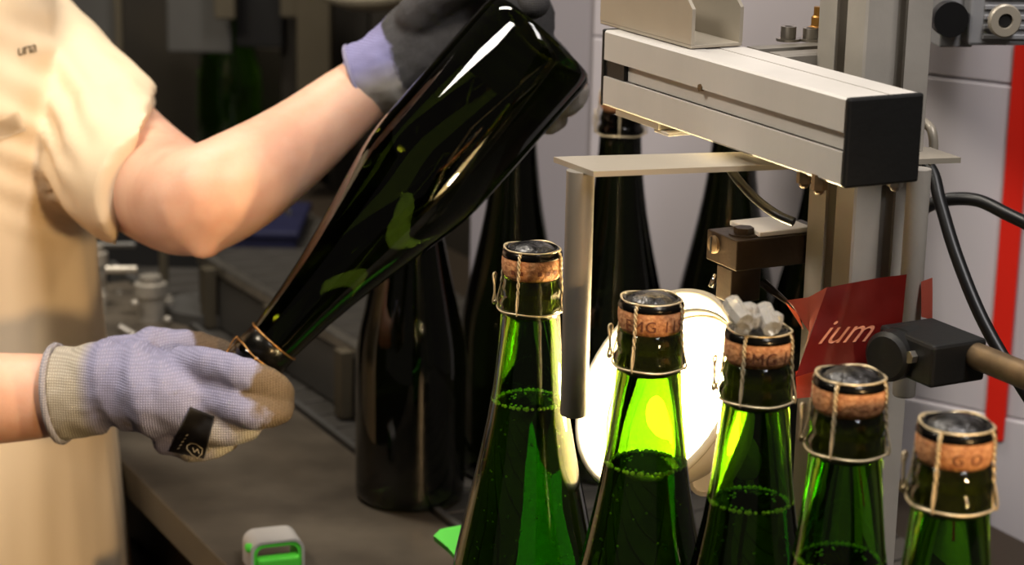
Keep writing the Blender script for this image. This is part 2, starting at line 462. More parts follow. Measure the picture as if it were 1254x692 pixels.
for i in range(3):
    b = MB(); b.corner_box(T2 + TU * (-.6 + .5 * i) + TV * .022 + ZAX * -.72, TU, TV, ZAX, .42, .008, .62, .003); b.build('door_panel', 'brown_dark', wt)
cv = empty('slat_conveyor', T2 + TV * (vs_ + .25) + V3((0, 0, FLOOR_Z)), 'grey slat conveyor running behind the dark worktop', 'conveyor')
b = MB(); b.corner_box(T2 - TU * .85 + TV * (vs_ + .002) + ZAX * -.03, TU, TV, ZAX, 2.3, .006, .034, .001); b.build('guide_strip', 'mach_grey', cv)
b = MB(); b.corner_box(T2 - TU * .85 + TV * (vs_ + .01) + ZAX * FLOOR_Z, TU, TV, ZAX, 2.3, .40, -FLOOR_Z - .012, .001); b.build('conveyor_bed', 'brown_dark', cv)
sl = None
for i in range(58):
    L = T2 + TU * (-.62 + i * .0381) + TV * (vs_ + .012) + ZAX * -.011
    if sl is None:
        b = MB(); b.corner_box(L, TU, TV, ZAX, .0350, .30, .009, .0012); sl = b.build('slat', 'conveyor', cv); base = L
    else:
        o = sl.copy(); o.location = sl.location + (L - base); COL.objects.link(o)

# ------------------------------------------------------------------ champagne bottles
OUTER = [(0, .016), (.012, .013), (.026, .007), (.036, .0012), (.0405, .0004), (.0435, .004), (.0440, .011), (.0440, .105), (.0437, .116),
         (.0428, .127), (.0410, .138), (.0380, .152), (.0345, .168), (.0305, .186), (.0268, .204), (.0236, .221), (.0208, .240),
         (.0190, .256), (.0176, .270), (.0170, .282), (.0170, .2842), (.0183, .2857), (.0187, .2882), (.0185, .2905), (.0170, .2927),
         (.0166, .2945), (.0172, .2962), (.0173, .2992), (.0164, .301), (.0160, .3035), (.0150, .3045)]
INNER = [(.0112, .3045), (.0112, .2825), (.0128, .273), (.0146, .262), (.0164, .250), (.0182, .238), (.0210, .221), (.0240, .205),
         (.0278, .187), (.0318, .169), (.0352, .153), (.0380, .139), (.0400, .127), (.0408, .115), (.0410, .10), (.0410, .012),
         (.0395, .0065), (.036, .0052), (.026, .0115), (.012, .0175), (0, .020)]
LEVEL = .2315
def liquid_profile(level, grow):
    pr = [(0, level), ]
    inn = INNER
    for (r0, z0), (r1, z1) in zip(inn, inn[1:]):
        if z0 >= level > z1:
            t = (level - z0) / (z1 - z0); pr.append((r0 + (r1 - r0) * t + grow, level))
        if z1 < level: pr.append((max(0, r1 + (grow if r1 > .001 else 0)), z1 - (grow if z1 < .03 else 0)))
    return pr
def make_cork(root):
    ck = MB().lathe([(0, .3036), (.0110, .3036), (.0152, .3045), (.0163, .3065), (.0170, .3095), (.0172, .3125), (.0170, .3160), (.0155, .3185), (0, .319)], 40).build('cork', 'cork', root, True)
    MB().lathe([(0, .2815), (.0106, .2815), (.01125, .283), (.01125, .3036), (0, .3036)], 32).build('cork_foot', 'cork_wet', ck, True)
    return ck
def make_hood(root, wire='wire'):
    cp = MB().lathe([(.0170, .3166), (.0172, .3174), (.0170, .3186), (.0162, .3199), (.0150, .3211), (.0138, .3215), (.0130, .3208), (.0126, .3204)], 40).build('cap', 'cap_metal', root, True)
    MB().lathe([(.0128, .3203), (.0120, .3210), (.0085, .3230), (.004, .3238), (0, .3239)], 32).build('emblem_disc', 'cap_disc', cp, True)
    hood = MB()
    # wire on the rim of the cap: a rounded square through the four legs
    pts = []
    for i in range(41):
        a = 2 * math.pi * i / 40; k = .0157 + .0008 * math.cos(4 * a)
        pts.append((k * math.sin(a), -k * math.cos(a), .3209 + .0003 * math.cos(4 * a)))
    hood.tube(pts, .00055, 6, False)
    h = hood.build('wire_hood', wire, root, True)
    b = MB(); pts = []
    for i in range(49):
        a = 2 * math.pi * i / 48; k = .0193 + .0006 * math.cos(4 * a)
        pts.append((k * math.sin(a), -k * math.cos(a), .2862 + .0005 * math.cos(4 * a)))
    b.tube(pts, .00055, 6, False); b.build('wire_ring', wire, h, True)
    path = [(.0158, .3212), (.0173, .3185), (.0178, .3140), (.0178, .3090), (.0183, .3020), (.0190, .2950), (.0199, .2885), (.0201, .2858)]
    for q in range(4):
        a = q * math.pi / 2
        e = V3((math.sin(a), -math.cos(a), 0)); tdir = V3((math.cos(a), math.sin(a), 0))
        b = MB()
        for ph in (0, math.pi):
            pts = []
            N = 60
            for i in range(N + 1):
                t = i / N * (len(path) - 1); k = min(int(t), len(path) - 2); fr = t - k
                r = path[k][0] * (1 - fr) + path[k + 1][0] * fr; z = path[k][1] * (1 - fr) + path[k + 1][1] * fr
                tw = ph + i * 0.62; amp = .00062
                if i > 40: amp = .00062 + .0011 * math.sin((i - 40) / 20 * math.pi); tw = ph + 40 * .62 + (i - 40) * .04
                pts.append(e * (r + amp * math.cos(tw) * .6) + tdir * amp * math.sin(tw) + ZAX * z)
            b.tube(pts, .0005, 5, True)
        b.build('wire_leg', wire, h, True)
    # twisted pull loop, folded up against the left side
    a = 3 * math.pi / 2 + .25
    e = V3((math.sin(a), -math.cos(a), 0)); tdir = V3((math.cos(a), math.sin(a), 0))
    b = MB(); pts = []
    for i in range(33):
        t = 2 * math.pi * i / 32
        pts.append(e * (.0212 + .0006 * math.sin(3 * t)) + tdir * (.0026 * math.sin(t)) + ZAX * (.2960 - .0090 * math.cos(t)))
    b.tube(pts, .0006, 6, False)
    for ph in (0, math.pi):
        pts = [e * (.0208 + .0007 * math.cos(ph + i * .8)) + tdir * (.0007 * math.sin(ph + i * .8)) + ZAX * (.2878 - .0003 * i + .0004 * i) for i in range(8)]
        b.tube(pts, .0005, 5)
    b.build('twist_loop', wire, h, True)
    return cp
def make_bubbles(root, liquid):
    b = MB()
    rng = random.Random(3); rr = .0190
    for i in range(46):
        a = 2 * math.pi * i / 46 + rng.uniform(-.05, .05)
        r = rng.uniform(.0009, .0018)
        b.ico((rr * math.sin(a), -rr * math.cos(a), LEVEL + .0002), r, 1)
    for i in range(22):
        a = rng.uniform(0, 2 * math.pi); q = rr * math.sqrt(rng.uniform(.2, .8))
        b.ico((q * math.sin(a), -q * math.cos(a), LEVEL), rng.uniform(.0005, .001), 1)
    o = b.build('foam_ring', 'foam', liquid, True); o['kind'] = 'stuff'
    b = MB()
    for i in range(70):
        a = rng.uniform(-1.5, 1.5); z = rng.uniform(.13, LEVEL - .004)
        for (r0, z0), (r1, z1) in zip(INNER, INNER[1:]):
            if z0 >= z > z1:
                r = r0 + (r1 - r0) * (z - z0) / (z1 - z0) - .0012
        b.ico((r * math.sin(a), -r * math.cos(a), z), rng.uniform(.0005, .0009), 1)
    o = b.build('bubbles', 'foam', liquid, True); o['kind'] = 'stuff'

def stamp(root, cork, body, ang, size=.0088):
    me = text_mesh(body, size, 1.1)
    for v in me.vertices:
        a = ang + v.co.x / .0173; z = .3097 + v.co.y
        r = .01745 - .0004 * abs(z - .312) / .006
        v.co = V3((r * math.sin(a), -r * math.cos(a), z))
    # subdivide wide faces is not needed at this size
    return link_mesh('stamp', me, 'ink', cork)

def make_bottle():
    root = empty('champagne_bottle', (0, 0, 0), 'proto', 'bottle')
    MB().lathe(OUTER + INNER, 56).build('bottle_glass', 'green_glass', root, True, ang=50)
    lq = MB().lathe(liquid_profile(LEVEL, .0004), 48).build('wine', 'wine', root, True, ang=50)
    make_bubbles(root, lq); make_cork(root); make_hood(root)
    return root
proto = make_bottle()
GF = 'corked bottles in the row nearest the camera'
front = [  # cap centre in the photo, label, cork stamp, stamp angle, turn
    (652, 303, 'leftmost green corked bottle of the front row, tiny bubbles at its wine line', '\u25aa\u25aa  \u25aa\u25aa\u25aa', .1, 24),
    (798, 365, 'green corked bottle directly in front of the glowing lamp, MG stamped on its cork', 'EMG 1191', .30, 26),
    (930, 402, 'green corked bottle with scraps of clear plastic lying on its cap', 'EMG 11', .42, 22),
    (1042, 459, 'green corked bottle directly below the red tape flag', '\u2013 \u2013', .6, 20),
    (1172, 518, 'green corked bottle furthest right, lowest in the frame beside the red stripe', 'G O', .35, 22),
]
def face_cam(p): return math.atan2(-(CAM.x - p.x), (p.y - CAM.y)) * 1.0
BOT = []
for i, (px, py, lab, st, sa, turn) in enumerate(front):
    o = proto if i == 0 else copy_tree(proto)
    p = onz(px, py, .3210)
    o.location = (p.x, p.y, 0)
    o.rotation_euler = (0, 0, -math.atan2(p.x, p.y) - R(turn))
    tag(o, lab, 'bottle', GF)
    ck = [c for c in o.children if c.name.startswith('cork')][0]
    BOT.append((o, ck, st, sa + R(turn)))
for o, ck, st, sa in BOT: stamp(o, ck, st, sa, .0085 if len(st) > 4 else .007)

# dark bottles standing further back
def make_dark():
    root = empty('champagne_bottle', (0, 0, 0), 'dark', 'bottle')
    MB().lathe(OUTER + [(0, .3045)], 48).build('bottle_glass', 'dark_glass', root, True, ang=50)
    make_cork(root); make_hood(root)
    return root
def place_base(px, py): return onz(px, py, 0)
def place_ring(px, py): return onz(px, py, .2845)
dk = make_dark()
pa = onz(502, 606, 0)
spots = [(pa, 'dark full bottle standing on the worktop below the held bottle'),
         (place_ring(632, 163), 'dark bottle behind the held bottle, left of the guide plate'),
         (place_ring(760, 165), 'dark bottle rising behind the left rod of the guide plate'),
         (place_ring(899, 150), 'dark green bottle behind the brown steel nozzle block'),
         (place_ring(1018, 166), 'dark green bottle almost hidden behind the aluminium post')]
for i, (p, lab) in enumerate(spots):
    o = dk if i == 0 else copy_tree(dk)
    o.location = (p.x, p.y, 0); o.rotation_euler = (0, 0, R(-20 + 7 * i))
    tag(o, lab, 'bottle', 'dark bottles in the back row')

# the bottle held upside down in both gloves
HB = P(665, 44, 1.42); HN = P(316, 440, 1.42)
hd = empty('champagne_bottle', (0, 0, 0), 'dark green bottle held neck down at a slant in two gloved hands', 'bottle')
MB().lathe(OUTER + [(0, .3045)], 64).build('bottle_glass', 'held_glass', hd, True, ang=50)
make_cork(hd); make_hood(hd, 'gold_wire')
MB().lathe([(.0172, .2715), (.0182, .2725), (.0188, .2850), (.0180, .2860), (.0170, .2800)], 40).build('neck_band', 'cap_metal', hd, True)
b = MB(); b.tube([(.0184 * math.sin(q), .0184 * math.cos(q), .2722) for q in [2 * math.pi * i / 40 for i in range(41)]], .0007, 6, False); b.build('band_wire', 'gold_wire', hd, True)
hax = (HN - HB).normalized()
hx = (-FW - hax * (-FW).dot(hax)).normalized(); hy = hax.cross(hx)
hd.matrix_world = Matrix(((hx.x, hy.x, hax.x, HB.x), (hx.y, hy.y, hax.y, HB.y), (hx.z, hy.z, hax.z, HB.z), (0, 0, 0, 1)))

# ------------------------------------------------------------------ aluminium machine frame
A = P(1029, 229, 1.06)                       # nearest lower corner of the beam
beam_len = (onz(719, 130, A.z) - A).dot(UM)
fr = empty('aluminium_frame', A, 'silver aluminium T-slot frame with black square end cap', 'frame')
b = MB(); b.profile(A, VM, ZAX, beam_len, UM); b.build('beam', 'alu', fr)
b = MB(); b.corner_box(A - UM * .004 - VM * .0004 - ZAX * .0004, UM, VM, ZAX, .004, .0458, .0458, .0015); b.build('end_cap', 'black_plastic', fr)
b = MB(); b.corner_box(A + UM * (beam_len) - VM * .0004 - ZAX * .0004, UM, VM, ZAX, .003, .0458, .0458, .001)
b.corner_box(A + UM * (beam_len - .022) + VM * .0012 + ZAX * .0178, UM, VM, ZAX, .022, .006, .0094); b.build('end_cap', 'black_plastic', fr)
b = MB(); b.corner_box(A + UM * .0005 + VM * .0036 + ZAX * .0178, UM, VM, ZAX, beam_len - .0235, .002, .0094); b.build('slot_strip', 'alu', fr)
b = MB(); b.corner_box(A + UM * .0005 + VM * .0178 + ZAX * .0425, UM, VM, ZAX, beam_len - .0015, .0094, .0022); b.build('slot_strip', 'alu', fr)
b = MB(); b.corner_box(A + UM * (beam_len - .062) + VM * .002 - ZAX * .0042, UM, VM, ZAX, .050, .018, .004, .0006); b.build('under_strip', 'sheet', fr)
b = MB(); b.corner_box(A + UM * (beam_len - .070) + VM * .004 - ZAX * .0068, UM, VM, ZAX, .016, .03, .0022, .0005); b.build('sensor_tab', 'alu', fr)
# small nut in the beam's slot
sn = P(862, 107, 1.17); b = MB(); b.tube([sn, sn - VM * .003], .0022, 6); b.build('slot_nut', 'rod_brown', fr)
# post
Pc = P(1060, 40, 1.145)
PO = V3((Pc.x, Pc.y, 0))
b = MB(); b.profile(PO, VM, UM, .95, ZAX); b.build('post', 'alu_post', fr)
# cross bar at the back, from behind the beam to the post
cbp = onz(1050, 62, A.z + .045)
cb = A + UM * (cbp - A).dot(UM) + VM * .0462
b = MB(); b.profile(cb, UM, ZAX, .075, VM, w=.036); b.build('cross_bar', 'alu_dull', fr)
ctop = cb + ZAX * .045
for px, py, hgt, n in ((965, 50, .007, 'bolt'), (992, 50, .006, 'bolt')):
    q = onz(px, py, ctop.z); b = MB(); b.lathe([(.007, 0), (.007, .0015), (.0045, .0015), (.0045, .0015 + hgt), (.0025, .0015 + hgt), (.0022, .004), (0, .004)], 16, q); b.build('bolt', 'steel', fr, True, ang=40)
q = onz(1001, 48, ctop.z); b = MB(); b.lathe([(.006, 0), (.006, .007), (.0042, .008), (.0042, .013), (.003, .014), (.003, .019), (0, .019)], 16, q); b.build('fitting', 'brass', fr, True, ang=40)
b = MB(); b.corner_box(PO + VM * .048 + UM * .02 + ZAX * .40, VM, UM, ZAX, .003, .01, .075); b.build('brass_strip', 'brass', fr)
# bolts under the beam
for px, py in ((985, 224), (1003, 232), (1096, 228)):
    q = onz(px, py, A.z - .006); b = MB(); b.tube([q, q + ZAX * .008], .0042, 6); b.ball(q, .003, seg=8); b.build('bolt', 'steel' if px > 1050 else 'rod_brown', fr)
# foot bracket of the post
b = MB(); b.corner_box(PO + VM * .046 + UM * .002, VM, UM, ZAX, .028, .04, .003); b.corner_box(PO + VM * .0455 + UM * .002, VM, UM, ZAX, .003, .04, .028)
b.build('foot_bracket', 'alu_dull', fr)

# folded sheet channel on the beam
ch = empty('sheet_channel', A + UM * .13 + ZAX * .045, 'folded sheet metal channel lying on top of the aluminium beam', 'bracket')
zc = A.z + .0455
c0 = onz(846, 60, zc); v0 = (c0 - A).dot(VM); u0 = (c0 - A).dot(UM)
cw, chh, cl, tk = .034, .040, .105, .0022
b = MB(); O = A + VM * v0 + UM * u0 + ZAX * .0455
b.corner_box(O, UM, VM, ZAX, cl, cw, tk, .0006); b.build('base_plate', 'sheet', ch)
for vv, n in ((0, 'side_flange'), (cw - tk, 'side_flange')):
    b = MB(); Q = O + VM * vv + ZAX * tk
    b.prism([Q, Q + ZAX * .020, Q + UM * .022 + ZAX * chh, Q + UM * cl + ZAX * chh, Q + UM * cl], VM * tk); b.build('side_flange', 'sheet', ch)

# guide plate with two hanging rods
zp = A.z - .006
g0 = onz(727, 210, zp); g1 = onz(1177, 193, zp)
gu = (g1 - g0).normalized(); gv = V3((-gu.y, gu.x, 0))
gp = empty('guide_plate', g0, 'flat metal guide plate under the beam with two hanging rods', 'guide')
gl = onz(678, 192, zp)
b = MB(); b.prism([g0, g1, g1 + gv * .03 - gu * .004, gl + gu * .01 + gv * .0, gl], ZAX * -.003); b.build('plate', 'sheet', gp)
def rod_at(px_top, px_bot, py_bot, d, wpx, n, m='alu_post'):
    top = P(px_top, 210, d); bot = P(px_bot, py_bot, d)
    r = wpx / 2 / F_PX * d
    b = MB(); b.lathe([(0, bot.z), (r * .9, bot.z), (r, bot.z + .001), (r, zp - .003), (0, zp - .003)], 28, V3((top.x, top.y, 0))); return b.build(n, m, gp, True, ang=40), V3((top.x, top.y, 0)), r
rod_at(711, 705, 535, 1.13, 35, 'guide_rod', 'alu_dull')
_, RR, rr_ = rod_at(1126, 1105, 508, 1.152, 29, 'guide_rod')

# clamp with a horizontal rod
CC = P(1112, 427, 1.128); zc_ = CC.z; CC.z = 0
cl_ = empty('rod_clamp', RR + ZAX * (zc_ - .02), 'black clamp on the right hanging rod holding a brown metal bar', 'clamp')
dirR = (P(1254, 440, 1.09) - P(1187, 425, 1.127)); dirR.z = 0; dirR.normalize(); side = V3((-dirR.y, dirR.x, 0))
cdir_ = (P(1070, 430, 1.105) - P(1112, 424, 1.128)); cdir_.z = 0; cdir_.normalize()
b = MB(); b.lathe([(0, -.004), (.0137, -.004), (.0139, .0095), (.0122, .0100), (.0122, .0115), (.0137, .012), (.0135, .0195), (.0112, .0215), (0, .0215)], 36, CC + ZAX * (zc_ - .0005), cdir_)
b.build('clamp_collar', 'black_plastic', cl_, True, ang=35)
b = MB(); b.box(CC + dirR * .012 + ZAX * (zc_ + .0005) + side * .006, .045, .036, .0232, dirR, side, ZAX, .002); b.build('clamp_body', 'black_plastic', cl_)
b = MB(); q = P(1118, 437, 1.105); b.tube([q - side * .003, q + side * .008], .0036, 6); b.build('clamp_screw', 'steel', cl_)
b = MB(); q = P(1166, 424, 1.122) ; b.cyl(q, q + dirR * .16, .0071, 20); b.build('bar', 'rod_brown', cl_, True, ang=40)

# red tape flag wrapped round the rod
tp = empty('tape_flag', RR + ZAX * zc_, 'red adhesive tape flag with pale cursive writing stuck to the hanging rod', 'tape')
def sheet_grid(cols, m, name, nu=14, nv=8, th=.0004):
    """cols: list of (top, bottom) points left to right; bilinear sheet with thickness and a slight waviness"""
    bm = bmesh.new(); g = []
    for i in range(nu + 1):
        t = i / nu * (len(cols) - 1); k = min(int(t), len(cols) - 2); f = t - k
        tp_ = cols[k][0].lerp(cols[k + 1][0], f); bt = cols[k][1].lerp(cols[k + 1][1], f)
        row = []
        for j in range(nv + 1):
            p = tp_.lerp(bt, j / nv)
            p = p + FW * (.0014 * noise.noise(p * 70))
            row.append(bm.verts.new(p))
        g.append(row)
    for i in range(nu):
        for j in range(nv): bm.faces.new([g[i][j], g[i + 1][j], g[i + 1][j + 1], g[i][j + 1]])
    r = bmesh.ops.solidify(bm, geom=bm.faces[:], thickness=th)
    mb = MB(); mb.bm.free(); mb.bm = bm
    return mb.build(name, m, tp, True, ang=60)
dT = 1.062
flag = sheet_grid([(P(1013, 352, 1.1310), P(974, 462, 1.1310)), (P(1040, 347, 1.1280), P(1008, 452, 1.1280)), (P(1078, 340, 1.1340), P(1060, 450, 1.1340)), (P(1110, 336, 1.1420), P(1100, 450, 1.1420))], 'tape', 'tape_front', 18, 10)
sheet_grid([(P(963, 368, 1.1510), P(968, 372, 1.1510)), (P(990, 364, 1.1440), P(992, 408, 1.1420)), (P(1014, 351, 1.1340), P(984, 430, 1.1340))], 'tape_pale', 'tape_fold', 10, 6)
sheet_grid([(P(962, 370, 1.1525), P(964, 374, 1.1525)), (P(978, 385, 1.1540), P(984, 405, 1.1540))], 'tape_ink', 'tape_edge', 4, 2)
sheet_grid([(P(974, 455, 1.1360), P(976, 488, 1.1360)), (P(1000, 445, 1.1420), P(999, 486, 1.1420))], 'tape_pale', 'tape_tail', 6, 6)
sheet_grid([(P(1128, 345, 1.1610), P(1128, 388, 1.1610)), (P(1142, 340, 1.1640), P(1142, 392, 1.1640))], 'tape_pale', 'tape_end', 4, 6)
bv = BVHTree.FromObject(flag, bpy.context.evaluated_depsgraph_get())
def conform(me, px, py, scale, rot, bvh, origin, lift=.0004, skew=0.0):
    """wrap a flat text mesh on to a surface seen around (px, py)"""
    ca, sa = math.cos(R(rot)), math.sin(R(rot))
    for v in me.vertices:
        x, y = v.co.x * scale, v.co.y * scale
        r = ray(px + x * ca + y * sa, py + x * sa - y * ca).normalized()
        hit = bvh.ray_cast(CAM - origin, r)
        p = hit[0] if hit[0] is not None else (P(px + x * ca + y * sa, py + x * sa - y * ca, 1.13) - origin)
        v.co = p - r * lift
    return me
me = text_mesh('ium', 1.0, 1.0, .85)
conform(me, 1030, 407, 42, -3, bv, ORG[flag.name], .0006)
link_mesh('lettering', me, 'tape_ink', flag)

# brown steel nozzle block
nb = empty('nozzle_block', P(930, 320, 1.10), 'brown steel nozzle block with slotted screw beside the aluminium post', 'nozzle')
r_ = ray(901, 333); B0 = CAM + r_ * ((PO + UM * .0465 - CAM).dot(UM) / r_.dot(UM))
bd_ = (B0 - CAM).dot(FW); hB = (P(900, 293, bd_).z - B0.z)
lenV = (PO - B0).dot(VM) + .02
b = MB(); b.corner_box(B0, VM, UM, ZAX, lenV, .032, hB, .0008); b.build('block', 'steel_dark', nb)
b = MB(); b.corner_box(B0 + VM * .000 + UM * .004 - ZAX * .020, VM, UM, ZAX, .020, .016, .020, .0008); b.build('lower_block', 'steel_dark', nb)
q = P(875, 306, 1.10); q = B0 + UM * .022 + ZAX * (hB * .62) - VM * .0006
b = MB(); b.lathe([(0, 0), (.0052, 0), (.0052, .0018), (.0042, .0026), (0, .0028)], 20, q, -VM); sc = b.build('screw', 'rod_brown', nb, True, ang=40)
b = MB(); b.box(q - VM * .0029, .0005, .0014, .0095, VM, UM, ZAX); b.build('screw_slot', 'void', sc)
q = B0 + UM * .012 + VM * .012 + ZAX * hB
b = MB(); b.lathe([(.0085, 0), (.0085, .0009), (0, .0009)], 24, q); b.tube([q, q + ZAX * .0045], .0058, 6); b.build('hex_nut', 'steel_dark', nb)
b = MB(); b.cyl(P(936, 348, bd_ + .02), P(968, 374, bd_ - .01), .0030, 14, .0012); b.build('nozzle_tip', 'chrome', nb, True, ang=40)
q = B0 + VM * .022 + UM * -.006 + ZAX * (hB)
b = MB(); b.corner_box(B0 + VM * (lenV - .049) + UM * .002 + ZAX * (hB + .0002), VM, UM, ZAX, .036, .032, .003, .0006); b.build('cover_plate', 'alu', nb)
b = MB(); b.cyl(P(877, 336, bd_ + .03), P(871, 352, bd_ + .03), .002, 10); b.build('drip_pin', 'chrome', nb, True)

# clear plastic scraps on the third cap
tb = BOT[2][0].location
for k, (px, py, rot, lab) in enumerate(((903, 383, 30, 'clear plastic scrap at the left on a bottle cap, touching the lamp edge'), (914, 391, -25, 'clear plastic scrap in the middle on a bottle cap'), (940, 391, 15, 'clear plastic scrap at the right on a bottle cap, below the nozzle'))):
    c = V3((0, 0, .329 + (.004 if k == 0 else 0)))
    c = onz(px, py, c.z)
    a, bb = yawdirs(rot)
    o = MB()
    o.tube([c - a * .0065 + ZAX * -.003, c + ZAX * .000, c + a * .0065 + ZAX * .004], [.0048, .0052, .0046], 8)
    o.box(c + bb * .004, .008, .006, .006, a, bb, ZAX, .001)
    ob = o.build('plastic_scrap', 'clear_plastic'); tag(ob, lab, 'plastic', 'clear plastic scraps on the cap')

# ------------------------------------------------------------------ work lamp behind the bottles
LC = P(806, 478, 1.235)
ln = (-FW * .58 + (-RT * .86 + UP * .5) * .815).normalized()
lp = empty('work_lamp', V3((LC.x + .02, LC.y + .03, 0)), 'small lit reflector work lamp glowing behind the corked bottles', 'lamp')
LK = 1.235 / 1.33
R_ = .0655
prof = [(.0, -.050), (.018, -.049), (.034, -.043), (.048, -.032), (.059, -.016), (R_ - .002, 0), (R_ + .001, .001), (R_ + .002, -.001), (.061, -.018), (.050, -.035), (.035, -.047), (.019, -.053), (0, -.054)]
dish = MB().lathe([(a_ * LK, b_ * LK) for a_, b_ in prof], 48, LC, ln).build('reflector', 'lamp_white', lp, True, ang=60)
b = MB()
ta = ln.orthogonal().normalized(); tb_ = ln.cross(ta)
b.tube([LC + ln * .001 + (ta * math.cos(q) + tb_ * math.sin(q)) * (R_ + .001) * LK for q in [2 * math.pi * i / 48 for i in range(49)]], .0026, 8, False)
b.build('rim', 'lamp_white', dish, True)
b = MB(); b.tube([LC - ln * .0165 * LK + (ta * math.cos(q) + tb_ * math.sin(q)) * .0575 * LK for q in [2 * math.pi * i / 48 for i in range(49)]], .0007, 6, False); b.build('seam_ring', 'lamp_grey', dish, True)
upv = (UP - ln * UP.dot(ln)).normalized(); upv2 = ln.cross(upv)
b = MB(); b.tube([LC - ln * .0118 * LK + (upv * math.cos(q) + upv2 * math.sin(q)) * .0603 * LK for q in [R(-6 - 22 + 44 * i / 12) for i in range(13)]], .0016, 6); b.build('vent_slot', 'void', dish, True)
b = MB(); b.lathe([(.019, -.052), (.019, -.075), (.014, -.09), (0, -.091)], 28, LC, ln); b.build('lamp_housing', 'lamp_grey', lp, True, ang=40)
b = MB(); b.lathe([(.008, -.052), (.008, -.040), (.0105, -.034), (.0150, -.024), (.0165, -.016), (.0150, -.006), (.010, .0005), (0, .003)], 24, LC, ln); b.build('bulb', 'bulb', lp, True)
arm0 = LC - ln * .07; base = V3((arm0.x + .03, arm0.y + .03, 0))
b = MB(); b.tube([base + ZAX * .01, base + ZAX * .07, arm0.lerp(base + ZAX * .12, .45), arm0], .005, 10); b.build('stand_arm', 'lamp_grey', lp, True)
b = MB(); b.lathe([(0, .0), (.038, 0), (.038, .008), (.03, .012), (0, .012)], 32, base); b.build('lamp_base', 'lamp_grey', lp, True, ang=40)
kn = P(861, 588, 1.27); b = MB(); b.lathe([(.0, 0), (.0085, 0), (.0092, .001), (.0092, .007), (.0072, .0082), (.0066, .0065), (0, .0065)], 28, kn, -FW); b.build('tilt_knob', 'alu', lp, True, ang=40)
b = MB(); b.tube([kn + FW * .001, kn + FW * .02, arm0.lerp(base, .4)], .0035, 8); b.build('knob_stem', 'lamp_grey', lp, True)

# ------------------------------------------------------------------ small things on the worktop
k0 = onz(339, 697, 0)
clp = empty('metal_clip', k0, 'bent metal clip lined with green plastic on the worktop corner', 'clip')
ku, kv = yawdirs(20)
def loop(w, h, r, n=6):
    pts = []
    for cx, cz, a0 in ((w / 2 - r, h - r, 0), (-w / 2 + r, h - r, 90)):
        for i in range(n + 1):
            a = R(a0 + 90 * i / n); pts.append((cx + r * math.cos(a), cz + r * math.sin(a)))
    return [(w / 2, -.0)] + pts + [(-w / 2, -.0)]
b = MB(); o_ = loop(.040, .024, .009); i_ = loop(.036, .022, .0075)
ring = [k0 + kv * x + ZAX * z for x, z in o_] + [k0 + kv * x + ZAX * z for x, z in reversed(i_)]
b.prism([p - ku * .004 for p in ring], ku * .028); b.build('metal_band', 'alu', clp)
b = MB(); i2 = loop(.0355, .0215, .007); i3 = loop(.031, .019, .006)
b.prism([k0 + kv * x + ZAX * z - ku * .003 for x, z in i2] + [k0 + kv * x + ZAX * z - ku * .003 for x, z in reversed(i3)], ku * .026); b.build('green_liner', 'green_plastic', clp)
b = MB(); b.box(k0 - ku * .004 + ZAX * .006, .031, .010, .012, kv, ku, ZAX, .002); b.build('green_tongue', 'green_plastic', clp)
b = MB(); b.box(onz(305, 671, .018), .006, .007, .006, kv, ku, ZAX, .002); b.build('green_tab', 'green_plastic', clp)

gn = V3((0, -math.cos(R(42)), math.sin(R(42)))); gO = V3((0, 1.262, 0))
def gpt(px, py):
    r = ray(px, py); return CAM + r * ((gO - CAM).dot(gn) / r.dot(gn))
gpts = [gpt(x, y) for x, y in ((531, 656), (539, 648), (553, 645), (584, 640), (608, 618), (622, 580), (632, 560), (642, 566), (650, 620))]
gx0 = gpts[-1].x
b = MB(); b.prism(gpts + [V3((gx0 + .004, gO.y, 0)), V3((gpt(574, 692).x, gO.y, 0)), gpt(562, 686), gpt(549, 671)], -gn * .010)
wg = b.build('green_guide', 'green_plastic'); tag(wg, 'bright green plastic guide lying behind the leftmost corked bottle', 'guide')
b = MB(); q = onz(246, 699, 0); b.box(q - TV * .008 - TU * .03 + ZAX * .0022, .05, .03, .004, TU, TV, ZAX, .001)
o = b.build('white_board', 'panel_white'); tag(o, 'small white board at the near corner of the worktop', 'board')

# ------------------------------------------------------------------ cables
def cable(pts, r, lab, name='cable', m='rubber', grp=None):
    n = len(pts); out = []
    for i in range(n - 1):
        p0 = pts[max(i - 1, 0)]; p1 = pts[i]; p2 = pts[i + 1]; p3 = pts[min(i + 2, n - 1)]
        for q in range(8):
            t = q / 8
            out.append(0.5 * ((2 * p1) + (p2 - p0) * t + (2 * p0 - 5 * p1 + 4 * p2 - p3) * t * t + (3 * p1 - p0 - 3 * p2 + p3) * t ** 3))
    out.append(pts[-1])
    b = MB(); b.tube(out, r, 12); o = b.build(name, m, None, True, ang=60); tag(o, lab, 'cable', grp); return o
cable([P(1100, 190, 1.31), P(1138, 205, 1.295), P(1152, 250, 1.28), P(1172, 315, 1.26), P(1205, 395, 1.24), P(1254, 478, 1.22), P(1330, 590, 1.2)], .0040, 'black cable falling steeply past the red stripe at right')
cable([P(1120, 262, 1.34), P(1152, 246, 1.33), P(1195, 245, 1.32), P(1235, 263, 1.30), P(1275, 284, 1.28), P(1340, 330, 1.26)], .0042, 'black cable curving sideways to the right edge above the clamp')
cable([P(884, 190, 1.17), P(902, 218, 1.165), P(925, 243, 1.16), P(950, 262, 1.15), P(972, 272, 1.145)], .0026, 'thin dark cable sagging from the guide plate to the nozzle block')
cable([P(1132, 150, 1.24), P(1141, 160, 1.23), P(1143, 185, 1.23), P(1135, 200, 1.23)], .0028, 'short grey cable loop just above the right end of the guide plate', m='lamp_grey')

